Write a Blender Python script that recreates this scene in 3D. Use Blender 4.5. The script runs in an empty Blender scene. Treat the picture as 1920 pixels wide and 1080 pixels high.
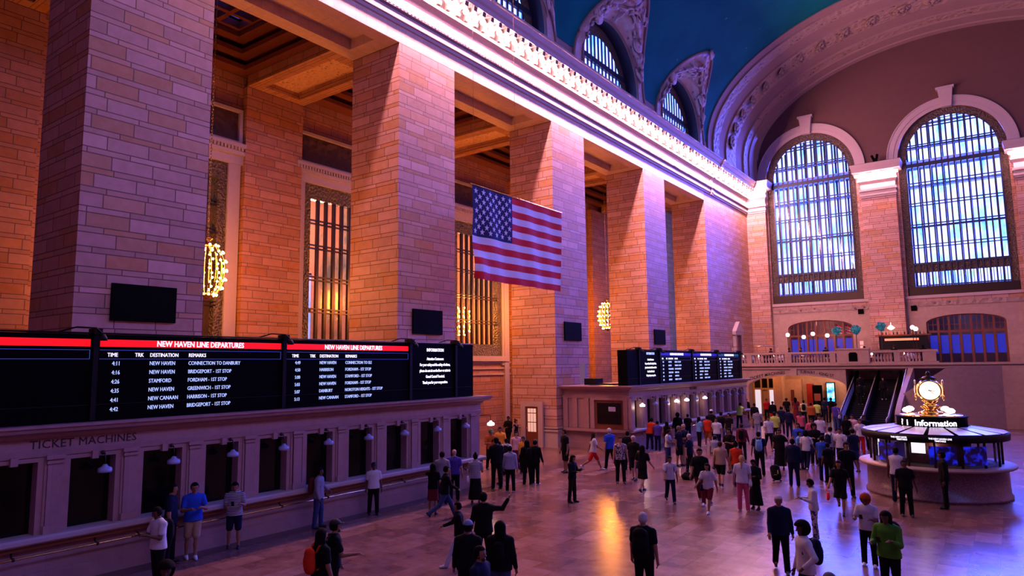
import bpy, math, random
import numpy as np
from mathutils import Vector, Matrix
random.seed(4); RNG = np.random.RandomState(7)
SC = bpy.context.scene
COL = SC.collection
# ------------------------------------------------------------------ camera, world, exposure
def setup():
    F = 1284.533
    yaw, pit, rol = 0.62743166, 0.11358177, -0.01221794
    f = Vector((-math.sin(yaw)*math.cos(pit), math.cos(yaw)*math.cos(pit), math.sin(pit)))
    r0 = Vector((math.cos(yaw), math.sin(yaw), 0)); u0 = r0.cross(f)
    r = r0*math.cos(rol) + u0*math.sin(rol); u = -r0*math.sin(rol) + u0*math.cos(rol)
    m = Matrix(((r.x, u.x, -f.x, 0), (r.y, u.y, -f.y, 0), (r.z, u.z, -f.z, 4.9), (0, 0, 0, 1)))
    cd = bpy.data.cameras.new('camera'); cd.sensor_width = 36; cd.lens = 36*F/1920; cd.clip_end = 400; cd.clip_start = .1
    co = bpy.data.objects.new('camera', cd); COL.objects.link(co); co.matrix_world = m; SC.camera = co
    w = bpy.data.worlds.new('world'); SC.world = w; w.use_nodes = True
    bg = w.node_tree.nodes['Background']; bg.inputs[0].default_value = (.17, .23, 1.0, 1); bg.inputs[1].default_value = 7.0
    vs = SC.view_settings; vs.view_transform = 'Standard'; vs.look = 'None'; vs.gamma = 1; vs.exposure = 0; vs.use_curve_mapping = False
    cy = SC.cycles; cy.use_denoising = True; cy.max_bounces = 6; cy.diffuse_bounces = 2; cy.glossy_bounces = 3
    cy.transmission_bounces = 4; cy.transparent_max_bounces = 8; cy.caustics_reflective = False; cy.caustics_refractive = False
    cy.sample_clamp_indirect = 3
setup()
# ------------------------------------------------------------------ large lights
DAY = (.085, .115, 1.0)
BULB = (1.0, .44, .46)
WARM = (1.0, .265, .022)
def area(name, loc, rot, sx, sy, power, col, spread=math.pi):
    l = bpy.data.lights.new(name, 'AREA'); l.shape = 'RECTANGLE'; l.size = sx; l.size_y = sy; l.energy = power; l.color = col; l.spread = spread
    o = bpy.data.objects.new(name, l); COL.objects.link(o); o.location = loc; o.rotation_euler = rot; return o
def point(name, loc, power, col, rad=.3):
    l = bpy.data.lights.new(name, 'POINT'); l.energy = power; l.color = col; l.shadow_soft_size = rad
    o = bpy.data.objects.new(name, l); COL.objects.link(o); o.location = loc; return o
R90 = math.pi/2
# daylight standing outside the three end windows (area lights emit along their local -Z)
for k, xc in enumerate((-15.93, -3.3, 9.33)):
    area('daylight_end', (xc, 78.4, 20.6), (-math.radians(66), 0, 0), 9.6, 19.0, 16000, (.075, .10, 1.0), math.radians(120))
for k, yc in enumerate((-9.25, 4.1, 17.45, 30.8, 44.15, 57.5)):
    area('daylight_clerestory', (-25.6, yc, 28), (0, -R90, 0), 6.5, 9.6, 1000, (.42, .36, 1.0))
    if 0 < k < 5: area('daylight_opposite', (14.6, yc, 27.5), (0, math.radians(78), 0), 5, 8, (0, 230, 260, 210, 110)[k], (.86, .44, .82), math.radians(84))  # added lilac fill inside the hall, in place of the opposite windows
# ------------------------------------------------------------------ tagging
def tag(o, label=None, cat=None, group=None, kind=None):
    if label: o['label'] = label
    if cat: o['category'] = cat
    if group: o['group'] = group
    if kind: o['kind'] = kind
    return o
def thing(name, label, cat, loc=(0, 0, 0), group=None, rz=0):
    o = bpy.data.objects.new(name, None); COL.objects.link(o); o.location = loc; o.rotation_euler = (0, 0, rz)
    o.empty_display_size = .2
    return tag(o, label, cat, group)
# ------------------------------------------------------------------ materials
class NT:
    def __init__(s, name):
        s.m = bpy.data.materials.new(name); s.m.use_nodes = True; s.t = s.m.node_tree
        s.n = s.t.nodes; s.l = s.t.links; s.b = s.n['Principled BSDF']; s.out = s.n['Material Output']
    def node(s, typ, **kw):
        n = s.n.new(typ)
        for k, v in kw.items(): setattr(n, k, v)
        return n
    def put(s, sock, v):
        if hasattr(v, 'is_output'): s.l.new(v, sock)
        elif isinstance(v, (tuple, list)) and len(v) == 3 and sock.type == 'RGBA': sock.default_value = (*v, 1)
        else: sock.default_value = v
    def math(s, op, a, b=None, c=None):
        n = s.node('ShaderNodeMath', operation=op)
        s.put(n.inputs[0], a)
        if b is not None: s.put(n.inputs[1], b)
        if c is not None: s.put(n.inputs[2], c)
        return n.outputs[0]
    def mix(s, f, a, b, blend='MIX'):
        n = s.node('ShaderNodeMix', data_type='RGBA', blend_type=blend)
        s.put(n.inputs[0], f); s.put(n.inputs[6], a); s.put(n.inputs[7], b); return n.outputs[2]
    def ramp(s, f, stops, interp='LINEAR'):
        n = s.node('ShaderNodeValToRGB'); n.color_ramp.interpolation = interp; s.put(n.inputs[0], f)
        el = n.color_ramp.elements
        while len(el) > 1: el.remove(el[-1])
        el[0].position = stops[0][0]; el[0].color = (*stops[0][1], 1)
        for p, c in stops[1:]:
            e = el.new(p); e.color = (*c, 1)
        return n.outputs[0]
    def noise(s, scale, detail=3, vec=None, rough=.5):
        n = s.node('ShaderNodeTexNoise'); n.inputs['Scale'].default_value = scale; n.inputs['Detail'].default_value = detail; n.inputs['Roughness'].default_value = rough
        if vec is not None: s.l.new(vec, n.inputs['Vector'])
        return n.outputs[0]
    def bump(s, h, strength=.3, dist=.02):
        n = s.node('ShaderNodeBump'); n.inputs['Strength'].default_value = strength; n.inputs['Distance'].default_value = dist
        s.put(n.inputs['Height'], h); s.l.new(n.outputs[0], s.b.inputs['Normal'])
    def set(s, **kw):
        for k, v in kw.items(): s.put(s.b.inputs[{'color': 'Base Color', 'rough': 'Roughness', 'metal': 'Metallic', 'spec': 'Specular IOR Level', 'alpha': 'Alpha', 'emit': 'Emission Color', 'es': 'Emission Strength', 'sheen': 'Sheen Weight'}[k]], v)
MATS = {}
def mat(name, color, rough=.6, metal=0, emit=None, es=0, var=.12, scale=6, spec=.4):
    if name in MATS: return MATS[name]
    t = NT(name); obj = t.node('ShaderNodeTexCoord').outputs['Object']
    nz = t.noise(scale, 3, obj)
    c = t.mix(nz, tuple(max(0, v*(1-var)) for v in color), tuple(min(1, v*(1+var)) for v in color))
    t.set(color=c, rough=rough, metal=metal, spec=spec)
    if emit: t.set(emit=emit, es=es)
    MATS[name] = t.m; return t.m
def fract_hash(t, v, k):
    a = t.math('SINE', t.math('MULTIPLY', v, k)); return t.math('FRACT', t.math('MULTIPLY', t.math('ABSOLUTE', a), 43758.5453))
def stone(name, tint=(1, 1, 1), period=.62, frac=.70, length=1.28, line=.017, rough=.55, vary=1.0, mort=(.13, .065, .05)):
    if name in MATS: return MATS[name]
    t = NT(name); uv = t.node('ShaderNodeUVMap'); sp = t.node('ShaderNodeSeparateXYZ'); t.l.new(uv.outputs[0], sp.inputs[0])
    u, v = sp.outputs[0], sp.outputs[1]
    p = t.math('DIVIDE', v, period); fl = t.math('FLOOR', p); fr = t.math('FRACT', p)
    sh = t.math('GREATER_THAN', fr, frac)
    row = t.math('ADD', t.math('MULTIPLY', fl, 2.0), sh)
    lo = t.math('MULTIPLY', sh, frac); hi = t.math('ADD', t.math('MULTIPLY', sh, 1-frac), frac)
    dv = t.math('MULTIPLY', t.math('MINIMUM', t.math('SUBTRACT', fr, lo), t.math('SUBTRACT', hi, fr)), period)
    off = fract_hash(t, row, 12.9898)
    uu = t.math('ADD', t.math('DIVIDE', u, length), off)
    ci = t.math('FLOOR', uu); cf = t.math('FRACT', uu)
    du = t.math('MULTIPLY', t.math('MINIMUM', cf, t.math('SUBTRACT', 1.0, cf)), length)
    d = t.math('MINIMUM', du, dv)
    ln = t.math('LESS_THAN', d, line)
    h = fract_hash(t, t.math('ADD', t.math('MULTIPLY', row, 7.31), t.math('MULTIPLY', ci, 3.77)), 78.233)
    def c(r, g, b): return (r*tint[0], g*tint[1], b*tint[2])
    if vary > 0: st = [(0, c(.46, .34, .30)), (.25, c(.64, .52, .50)), (.5, c(.54, .41, .35)), (.74, c(.74, .62, .60)), (.80, c(.60, .36, .14)), (.9, c(.50, .33, .16)), (1, c(.68, .50, .34))]
    else: st = [(0, c(.56, .45, .40)), (.5, c(.61, .50, .44)), (1, c(.66, .54, .47))]
    base = t.ramp(h, st)
    nz = t.noise(3.2, 5, t.node('ShaderNodeTexCoord').outputs['Object'], .6)
    base = t.mix(.28, base, t.ramp(nz, [(.3, c(.36, .25, .19)), (.7, c(.74, .62, .55))]), 'MIX')
    col = t.mix(ln, base, mort)
    t.set(color=col, rough=rough, spec=.3)
    t.bump(t.math('SUBTRACT', t.math('MULTIPLY', nz, .25), ln), .35, .012)
    MATS[name] = t.m; return t.m
def marble_floor():
    t = NT('tennessee_marble_floor'); uv = t.node('ShaderNodeUVMap'); sp = t.node('ShaderNodeSeparateXYZ'); t.l.new(uv.outputs[0], sp.inputs[0])
    u, v = sp.outputs[0], sp.outputs[1]
    row = t.math('FLOOR', t.math('DIVIDE', u, .62)); fr = t.math('FRACT', t.math('DIVIDE', u, .62))
    uu = t.math('ADD', t.math('DIVIDE', v, 1.22), fract_hash(t, row, 12.9898)); ci = t.math('FLOOR', uu); cf = t.math('FRACT', uu)
    d = t.math('MINIMUM', t.math('MULTIPLY', t.math('MINIMUM', fr, t.math('SUBTRACT', 1.0, fr)), .62), t.math('MULTIPLY', t.math('MINIMUM', cf, t.math('SUBTRACT', 1.0, cf)), 1.22))
    ln = t.math('LESS_THAN', d, .006)
    h = fract_hash(t, t.math('ADD', t.math('MULTIPLY', row, 5.13), t.math('MULTIPLY', ci, 2.77)), 78.233)
    base = t.ramp(h, [(0, (.085, .038, .045)), (.3, (.17, .08, .075)), (.6, (.23, .12, .10)), (.85, (.12, .042, .03)), (1, (.34, .21, .22))])
    o = t.node('ShaderNodeTexCoord').outputs['Object']
    nz = t.noise(1.7, 6, o, .65); base = t.mix(.40, base, t.ramp(nz, [(.34, (.05, .02, .025)), (.5, (.16, .08, .08)), (.68, (.28, .16, .16))]))
    t.set(color=t.mix(ln, base, (.12, .07, .06)), rough=t.math('ADD', .17, t.math('MULTIPLY', nz, .12)), spec=.22)
    t.bump(t.noise(.9, 2, o), .08, .02)
    return t.m
def ornament(name, c1, c2, scale=5, strength=.9, rough=.6, feature='F1'):
    if name in MATS: return MATS[name]
    t = NT(name); o = t.node('ShaderNodeTexCoord').outputs['Object']
    v = t.node('ShaderNodeTexVoronoi', feature=feature); v.inputs['Scale'].default_value = scale; t.l.new(o, v.inputs['Vector'])
    nz = t.noise(scale*1.3, 4, o)
    h = t.math('ADD', v.outputs[0], t.math('MULTIPLY', nz, .7))
    t.set(color=t.ramp(h, [(.38, c2), (.62, c1)]), rough=rough); t.bump(h, strength, .12)  # hollows coloured darker: crevice shade put into the colour
    MATS[name] = t.m; return t.m
M = {}
M['stone'] = stone('pier_stone', (.74, .53, .54))
M['ostone'] = stone('aisle_stone', (.66, .40, .28))  # same stone as the piers, reddened: warm aisle light put into the colour
M['plain'] = stone('plain_stone', (.62, .52, .52), .9, .99, 2.4, .006, .5, 0, (.30, .22, .2))
M['fascia'] = stone('fascia_stone', (.98, .84, .82), 3.2, .99, .62, .006, .55, 0, (.34, .25, .25))
M['counter'] = stone('counter_marble', (.54, .40, .50), 4.0, .99, 1.72, .006, .35, 0, (.26, .18, .17))
M['plaster'] = mat('vault_plaster', (.24, .15, .15), .8, var=.08, scale=2)
M['moulding'] = mat('cornice_moulding', (.40, .31, .33), .6, var=.08)
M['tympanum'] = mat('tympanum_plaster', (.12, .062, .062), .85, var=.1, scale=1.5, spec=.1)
M['relief'] = ornament('carved_relief', (.50, .36, .40), (.035, .016, .02), 1.7, 1.0)
M['guilloche'] = ornament('guilloche_band', (.30, .20, .18), (.03, .012, .01), 2.2, 1.0)
M['floor'] = marble_floor()
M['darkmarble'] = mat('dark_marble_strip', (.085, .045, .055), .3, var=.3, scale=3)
M['bronze'] = mat('dark_bronze', (.040, .026, .022), .4, .7)
M['bronzelace'] = ornament('bronze_lattice', (.10, .07, .06), (.008, .006, .006), 8, 1.0, .4)
M['iron'] = mat('painted_iron', (.02, .025, .06), .5, .2)
M['brass'] = mat('polished_brass', (.85, .52, .18), .18, 1.0)
M['black'] = mat('black_panel', (.0015, .0015, .002), .6, spec=.03)
M['blackmetal'] = mat('black_metal', (.006, .006, .008), .5, .0, spec=.15)
M['wood'] = mat('red_wood', (.16, .045, .025), .35, var=.4, scale=12)
M['darkglass'] = mat('dark_window_glass', (.003, .003, .004), .12, spec=.25)
M['white'] = mat('white_enamel', (.75, .75, .78), .5)
M['redlit'] = mat('lit_red_header', (.5, .01, .01), .5, emit=(1, .005, .008), es=.9)
M['bluelit'] = mat('lit_blue_header', (.02, .02, .3), .5, emit=(.01, .012, .45), es=.8)
M['textlit'] = mat('lit_letters', (.6, .65, .9), .5, emit=(.42, .55, 1.0), es=1.0)
M['textwhite'] = mat('lit_white_letters', (.8, .8, .9), .5, emit=(.9, .85, 1.0), es=1.3)
M['blueline'] = mat('lit_blue_line', (.05, .06, .4), .5, emit=(.05, .07, .6), es=.7)
M['bulb'] = mat('glowing_bulb', (1, .9, .8), .5, emit=(1.0, .66, .60), es=7)
M['warmbulb'] = mat('warm_glowing_bulb', (1, .8, .5), .5, emit=(1.0, .62, .22), es=26)
M['globe'] = mat('lit_globe', (1, 1, .95), .5, emit=(1.0, .80, .72), es=5)
M['lampglass'] = mat('unlit_milk_glass', (.30, .34, .62), .3)
M['letter'] = mat('dark_bronze_letter', (.015, .012, .02), .5)
# ------------------------------------------------------------------ mesh builder
class MB:
    def __init__(s): s.v = []; s.f = []; s.mi = []; s.n = 0; s.sm = []
    def add(s, V, Fc, mi=0, smooth=False):
        V = np.asarray(V, float).reshape(-1, 3); s.v.append(V)
        for f in Fc: s.f.append([i+s.n for i in f])
        s.mi += [mi]*len(Fc); s.sm += [smooth]*len(Fc); s.n += len(V); return s
    def box(s, x0, x1, y0, y1, z0, z1, mi=0):
        s.bn = getattr(s, 'bn', -1)+1; e = .0006*(s.bn % 6)
        if min(x1-x0, y1-y0, z1-z0) > .02: x0 -= e; y0 -= e; x1 += e; y1 += e; z1 += e; z0 -= e if z0 > .01 else 0
        V = [(x, y, z) for x in (x0, x1) for y in (y0, y1) for z in (z0, z1)]
        return s.add(V, [(0, 1, 3, 2), (4, 6, 7, 5), (0, 4, 5, 1), (2, 3, 7, 6), (0, 2, 6, 4), (1, 5, 7, 3)], mi)
    def quad(s, a, b, c, d, mi=0): return s.add([a, b, c, d], [(0, 1, 2, 3)], mi)
    def lathe(s, c, prof, n=16, mi=0, smooth=True, cap=True):
        V = []; 
        for r, z in prof:
            for k in range(n):
                a = 2*math.pi*k/n; V.append((c[0]+r*math.cos(a), c[1]+r*math.sin(a), c[2]+z))
        Fc = []
        for i in range(len(prof)-1):
            for k in range(n):
                k2 = (k+1) % n; Fc.append((i*n+k, i*n+k2, (i+1)*n+k2, (i+1)*n+k))
        s.add(V, Fc, mi, smooth)
        if cap:
            b = s.n-len(V); s.f.append([b+k for k in range(n)][::-1]); s.f.append([b+(len(prof)-1)*n+k for k in range(n)]); s.mi += [mi]*2; s.sm += [False]*2
        return s
    def tube(s, pts, r, n=8, mi=0, closed=False):
        P = [Vector(p) for p in pts]; V = []; N = len(P)
        rr = r if isinstance(r, (list, tuple)) else [r]*N
        for i, p in enumerate(P):
            a = P[(i-1) % N] if (i > 0 or closed) else p; b = P[(i+1) % N] if (i < N-1 or closed) else p
            d = (b-a).normalized() if (b-a).length > 1e-9 else Vector((0, 0, 1))
            h = Vector((0, 0, 1)) if abs(d.z) < .9 else Vector((1, 0, 0))
            e1 = d.cross(h).normalized(); e2 = d.cross(e1)
            for k in range(n):
                t = 2*math.pi*k/n; V.append(p+e1*rr[i]*math.cos(t)+e2*rr[i]*math.sin(t))
        Fc = []
        for i in range(N if closed else N-1):
            for k in range(n):
                k2 = (k+1) % n; j = (i+1) % N; Fc.append((i*n+k, j*n+k, j*n+k2, i*n+k2))
        s.add([tuple(v) for v in V], Fc, mi, True)
        if not closed:
            b = s.n-len(V); s.f.append([b+k for k in range(n)]); s.f.append([b+(N-1)*n+k for k in range(n)][::-1]); s.mi += [mi]*2; s.sm += [False]*2
        return s
    def sphere(s, c, r, n=12, mi=0, sc=(1, 1, 1)):
        m = n//2+1; V = []; Fc = []
        for i in range(m):
            th = math.pi*i/(m-1)
            for k in range(n):
                a = 2*math.pi*k/n; V.append((c[0]+sc[0]*r*math.sin(th)*math.cos(a), c[1]+sc[1]*r*math.sin(th)*math.sin(a), c[2]+sc[2]*r*math.cos(th)))
        for i in range(m-1):
            for k in range(n):
                k2 = (k+1) % n; Fc.append((i*n+k, (i+1)*n+k, (i+1)*n+k2, i*n+k2))
        return s.add(V, Fc, mi, True)
    def extrude(s, poly, axis, a, b, mi=0, cap=True):
        """poly: 2D points in the plane across `axis`; axis 'y': (x,z), 'x': (y,z), 'z': (x,y)"""
        def P(p, t): return {'y': (p[0], t, p[1]), 'x': (t, p[0], p[1]), 'z': (p[0], p[1], t)}[axis]
        n = len(poly); V = [P(p, a) for p in poly]+[P(p, b) for p in poly]
        Fc = [(i, (i+1) % n, n+(i+1) % n, n+i) for i in range(n)]
        if cap: Fc += [tuple(range(n))[::-1], tuple(range(n, 2*n))]
        return s.add(V, Fc, mi)
    def grid(s, G, mi=0, smooth=True):
        G = np.asarray(G, float); a, b = G.shape[:2]
        Fc = [(i*b+j, (i+1)*b+j, (i+1)*b+j+1, i*b+j+1) for i in range(a-1) for j in range(b-1)]
        return s.add(G.reshape(-1, 3), Fc, mi, smooth)
    def mesh(s, name, mats, off=(0, 0, 0)):
        V = np.concatenate(s.v)
        me = bpy.data.meshes.new(name); me.from_pydata((V-np.array(off)).tolist(), [], s.f)
        if not isinstance(mats, (list, tuple)): mats = [mats]
        for m in mats: me.materials.append(m)
        me.polygons.foreach_set('material_index', s.mi); me.polygons.foreach_set('use_smooth', s.sm)
        # box-projected UV in metres
        nl = len(me.loops); li = np.zeros(nl, int); me.loops.foreach_get('vertex_index', li)
        nrm = np.zeros(len(me.polygons)*3); me.polygons.foreach_get('normal', nrm); nrm = np.abs(nrm.reshape(-1, 3))
        lt = np.zeros(len(me.polygons), int); me.polygons.foreach_get('loop_total', lt)
        pn = np.repeat(nrm, lt, axis=0); P = V[li]
        ax = pn.argmax(1); uvs = np.empty((nl, 2))
        uvs[:, 0] = np.where(ax == 0, P[:, 1], P[:, 0]); uvs[:, 1] = np.where(ax == 2, P[:, 1], P[:, 2])
        ul = me.uv_layers.new(name='UVMap'); ul.data.foreach_set('uv', uvs.ravel()); me.update(); return me
    def build(s, name, mats, parent=None, label=None, cat=None, group=None, kind=None, keep=False, base=None):
        V = np.concatenate(s.v)
        if base is None:
            lo, hi = V.min(0), V.max(0); base = ((lo[0]+hi[0])/2, (lo[1]+hi[1])/2, lo[2])
        if keep: base = (0, 0, 0)
        o = bpy.data.objects.new(name, s.mesh(name, mats, base)); COL.objects.link(o)
        b = Vector(base)
        if parent is not None:
            o.parent = parent; o.location = b-WL(parent)
        else: o.location = b
        return tag(o, label, cat, group, kind)
def WL(o):
    l = Vector(o.location)
    while o.parent: o = o.parent; l += Vector(o.location)
    return l
def dup(o, loc=None, parent=None, label=None, group=None, rz=None):
    c = o.copy(); COL.objects.link(c)
    if parent is not None: c.parent = parent
    if loc is not None: c.location = loc
    if rz is not None: c.rotation_euler = (0, 0, rz)
    if label: c['label'] = label
    if group: c['group'] = group
    for ch in list(o.children): dup(ch, None, c)
    return c
def struct(mb, name, mats, parent=None): return mb.build(name, mats, parent, kind='structure' if parent is None else None)
FONT = None
def lettering(name, txt, loc, size, face, material, parent=None, align='LEFT', space=1.0, sx=1.0, line=1.0, bold=0.0, curve=None):
    """face '+x': reads towards +y, seen from +x; '-y': reads towards +x, seen from -y. Mesh letters, slightly thick"""
    c = bpy.data.curves.new(name, 'FONT'); c.body = txt; c.size = size; c.align_x = align; c.extrude = .006; c.space_character = space; c.space_line = line; c.offset = bold; c.resolution_u = 2
    tmp = bpy.data.objects.new('tmp', c); COL.objects.link(tmp)
    dg = bpy.context.evaluated_depsgraph_get(); me = bpy.data.meshes.new_from_object(tmp.evaluated_get(dg)); bpy.data.objects.remove(tmp); bpy.data.curves.remove(c)
    n = len(me.vertices); co = np.zeros(n*3); me.vertices.foreach_get('co', co); co = co.reshape(-1, 3); co[:, 0] *= sx
    if curve: co[:, 1] += curve(co[:, 0])
    if face == '+x': W = np.stack([co[:, 2], co[:, 0], co[:, 1]], 1)
    elif face == '-x': W = np.stack([-co[:, 2], -co[:, 0], co[:, 1]], 1)
    else: W = np.stack([co[:, 0], -co[:, 2], co[:, 1]], 1)
    me.vertices.foreach_set('co', W.ravel()); me.update(); me.materials.clear(); me.materials.append(material)
    o = bpy.data.objects.new(name, me); COL.objects.link(o)
    if parent is not None: o.parent = parent; o.location = Vector(loc)-WL(parent)
    else: o.location = loc
    return o
# ------------------------------------------------------------------ the setting
XW, XE, YE, ZS = -22.48, 15.9, 75.7, 20.3
CX, ZV, VA, VB = -3.3, 26.4, 19.3, 11.1
b = MB(); b.quad((-44, -14, 0), (XE+.2, -14, 0), (XE+.2, 84, 0), (-44, 84, 0)); struct(b, 'floor', M['floor'])
PIERS = [(8.75, 12.8), (22.1, 26.1), (35.45, 39.5), (48.8, 52.85)]
PLAB = ['pale stone block pier nearest the camera with a large black screen', 'stone pier left of the hanging flag', 'stone pier partly behind the hanging flag', 'stone pier right of the flag behind the far departure board']
for k, (y0, y1) in enumerate(PIERS):
    p = MB().box(-25.75, XW, y0, y1, 0, ZS).build('stone_pier', M['stone'], None, PLAB[k], 'pillar', 'stone piers of the concourse wall')
    if k == 2:
        q = MB()
        for z0, z1, e in ((0, .95, .10), (.95, 1.05, .16), (1.12, 1.22, .12)): q.box(-25.80-e, XW+e, y0-e, y1+e, z0, z1)
        q.build('base_moulding', M['moulding'], p)
# side wall: near part and far solid part
b = MB().box(-25.75, XW, -14, -.5, 0, ZS).box(-25.75, XW, 62.1, YE+1, 0, 24.4)
struct(b, 'wall_left', M['stone'])
# entablature: soffit beams and fascia
b = MB(); b.box(-25.75, XW, -.5, 62.1, ZS+.5, 24.3)
ops = [(-.5, 8.75), (12.8, 22.1), (26.1, 35.45), (39.5, 48.8), (52.85, 62.1)]
b.box(XW-.02, XW, -.5, 62.1, ZS, ZS+.5)
b.box(-25.75, -25.65, -.5, 62.1, ZS, ZS+.5)
for y0, y1 in ops:      # underside frame round a sunk panel
    b.box(-25.65, -24.95, y0, y1, ZS, ZS+.5); b.box(-23.25, XW-.02, y0, y1, ZS, ZS+.5)
    b.box(-24.95, -23.25, y0, y0+.9, ZS, ZS+.5); b.box(-24.95, -23.25, y1-.9, y1, ZS, ZS+.5)
struct(b, 'trim_1', M['fascia'])
def sweep_y(mb, prof, y0, y1, sgn=1, x0=XW, mi=0):
    pts = [(x0+sgn*a, z) for a, z in prof]; mb.extrude(pts, 'y', y0, y1, mi)
CORN = [(0, 21.1), (.10, 21.12), (.10, 21.28), (.20, 21.30), (.22, 21.50), (.12, 21.54), (.12, 21.72), (.30, 21.74), (.30, 21.78), (.26, 21.98), (.06, 22.02), (.06, 22.5), (.16, 22.62), (.36, 22.70), (.50, 22.74), (.50, 22.90), (.36, 22.92), (.36, 23.55), (1.24, 23.58), (1.24, 23.85), (1.36, 23.95), (1.50, 24.18), (1.56, 24.2), (1.56, 24.34), (0, 24.42)]
b = MB(); sweep_y(b, CORN, -14, 63.6); sweep_y(b, [(a+.12 if a else 0, z) for a, z in CORN], 63.6, 64.1); sweep_y(b, CORN, 64.1, YE-.4)
for y in np.arange(15.1, 75.0, .24): b.box(XW+.29, XW+.34, y, y+.13, 21.79, 21.97)
for y in np.arange(15.1, 75.2, .30): b.extrude([(y, 24.24), (y+.08, 24.32), (y+.16, 24.24)], 'x', XW+1.56, XW+1.585)
cornice = struct(b, 'trim_2', M['moulding'])
# scrolled brackets between the bulbs and the bulbs themselves
BY = [15.3+.72*k for k in range(83)]
bk = MB(); bk.extrude([(XW+.36, 22.97), (XW+.60, 22.97), (XW+.66, 23.1), (XW+.60, 23.25), (XW+.72, 23.36), (XW+.98, 23.30), (XW+1.14, 23.36), (XW+1.21, 23.6), (XW+.36, 23.6)], 'y', -.13, .13)
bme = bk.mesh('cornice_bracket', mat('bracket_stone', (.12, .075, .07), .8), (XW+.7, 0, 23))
bb = MB().sphere((0, 0, 0), .17, 8); bulbme = bb.mesh('light_bulb', M['bulb'])
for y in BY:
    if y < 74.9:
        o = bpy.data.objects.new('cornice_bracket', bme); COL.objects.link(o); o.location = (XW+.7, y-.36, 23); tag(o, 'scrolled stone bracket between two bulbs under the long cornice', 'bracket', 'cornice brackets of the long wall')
        o = bpy.data.objects.new('light_bulb', bulbme); COL.objects.link(o); o.location = (XW+.80, y, 23.30); tag(o, 'glowing round bulb in the row under the long wall cornice', 'light bulb', 'bulbs of the long wall cornice')
for y in BY[::2]: point('bulb_light', (XW+.84, y, 23.02), 1020, BULB, .15)
# parapet wall above the cornice up to the vault springing
b = MB(); WC = [-9.25, 4.1, 17.45, 30.8, 44.15, 57.5]
def lun_dy(z, w=5.6, zb=25.2, za=32.3):
    t = min(1, max(0, (z-zb)/(za-zb))); return w*(1-t**1.75)**.60
def lun_z(dy, w=5.6, zb=25.2, za=32.3):
    t = min(1, abs(dy)/w); return zb+(za-zb)*(max(0, 1-t**(1/.60)))**(1/1.75)
def vx(z):          # x of the vault on the left at height z
    if z <= ZV: return CX-VA
    return CX-VA*math.sqrt(max(0, 1-((z-ZV)/VB)**2))
for k in range(len(WC)):
    pass
ys = list(np.arange(-14, 64.01, 1.0))
for yc in WC: ys += list(yc+np.linspace(-5.6, 5.6, 57))
ys = sorted(set([round(float(y), 3) for y in ys if -14 <= y <= 64.0]))
def zstart(y):
    for yc in WC:
        if abs(y-yc) < 5.6: return lun_z(y-yc)
    return 25.2
lo = MB(); G1 = []; G2 = []; NT_ = 36
for y in ys:
    z0 = zstart(y); c1 = []
    zz = max(z0, 26.0)
    t0 = math.asin(max(0, min(1, (zz-ZV)/VB)))
    for i in range(NT_):
        t = t0+(math.pi/2-t0)*i/(NT_-1); c1.append((CX-VA*math.cos(t), y, max(zz, ZV+VB*math.sin(t)) if i == 0 else ZV+VB*math.sin(t)))
    G1.append(c1)
    c2 = [(2*CX-p[0], p[1], p[2]) for p in c1]; G2.append(c2)
    
t = NT('zodiac_blue_vault'); oc = t.node('ShaderNodeTexCoord').outputs['Object']
nz = t.noise(.35, 4, oc); col = t.ramp(nz, [(.3, (.0, .085, .10)), (.7, (.0, .125, .145))])
vo = t.node('ShaderNodeTexVoronoi'); vo.inputs['Scale'].default_value = .55; t.l.new(oc, vo.inputs['Vector'])
col = t.mix(t.math('LESS_THAN', vo.outputs[0], .06), col, (.10, .17, .16)); t.set(color=col, rough=.85, spec=.1); M['vault'] = t.m
b = MB(); b.grid(G1); b.grid([g[::-1] for g in G2]); struct(b, 'ceiling', M['vault'])
# stone strips below the blue between lunettes
b = MB()
for i in range(len(ys)-1):
    ya, yb = ys[i], ys[i+1]; za, zb_ = zstart(ya), zstart(yb)
    if min(za, zb_) < 26.0:
        b.quad((XW-.12, ya, 24.3), (XW-.12, yb, 24.3), (XW-.12, yb, max(24.3, 26.02 if zb_ <= 25.2 else 24.3)), (XW-.12, ya, 26.02 if za <= 25.2 else 24.3)) if za <= 25.2 or zb_ <= 25.2 else None
for a, c in zip([-14]+[yc+4.6 for yc in WC], [yc-4.6 for yc in WC]+[64]):
    b.quad((XW-.18, a, 24.3), (XW-.18, c, 24.3), (XW-.18, c, 26.6), (XW-.18, a, 26.6))
struct(b, 'trim_3', M['plaster'])
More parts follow.
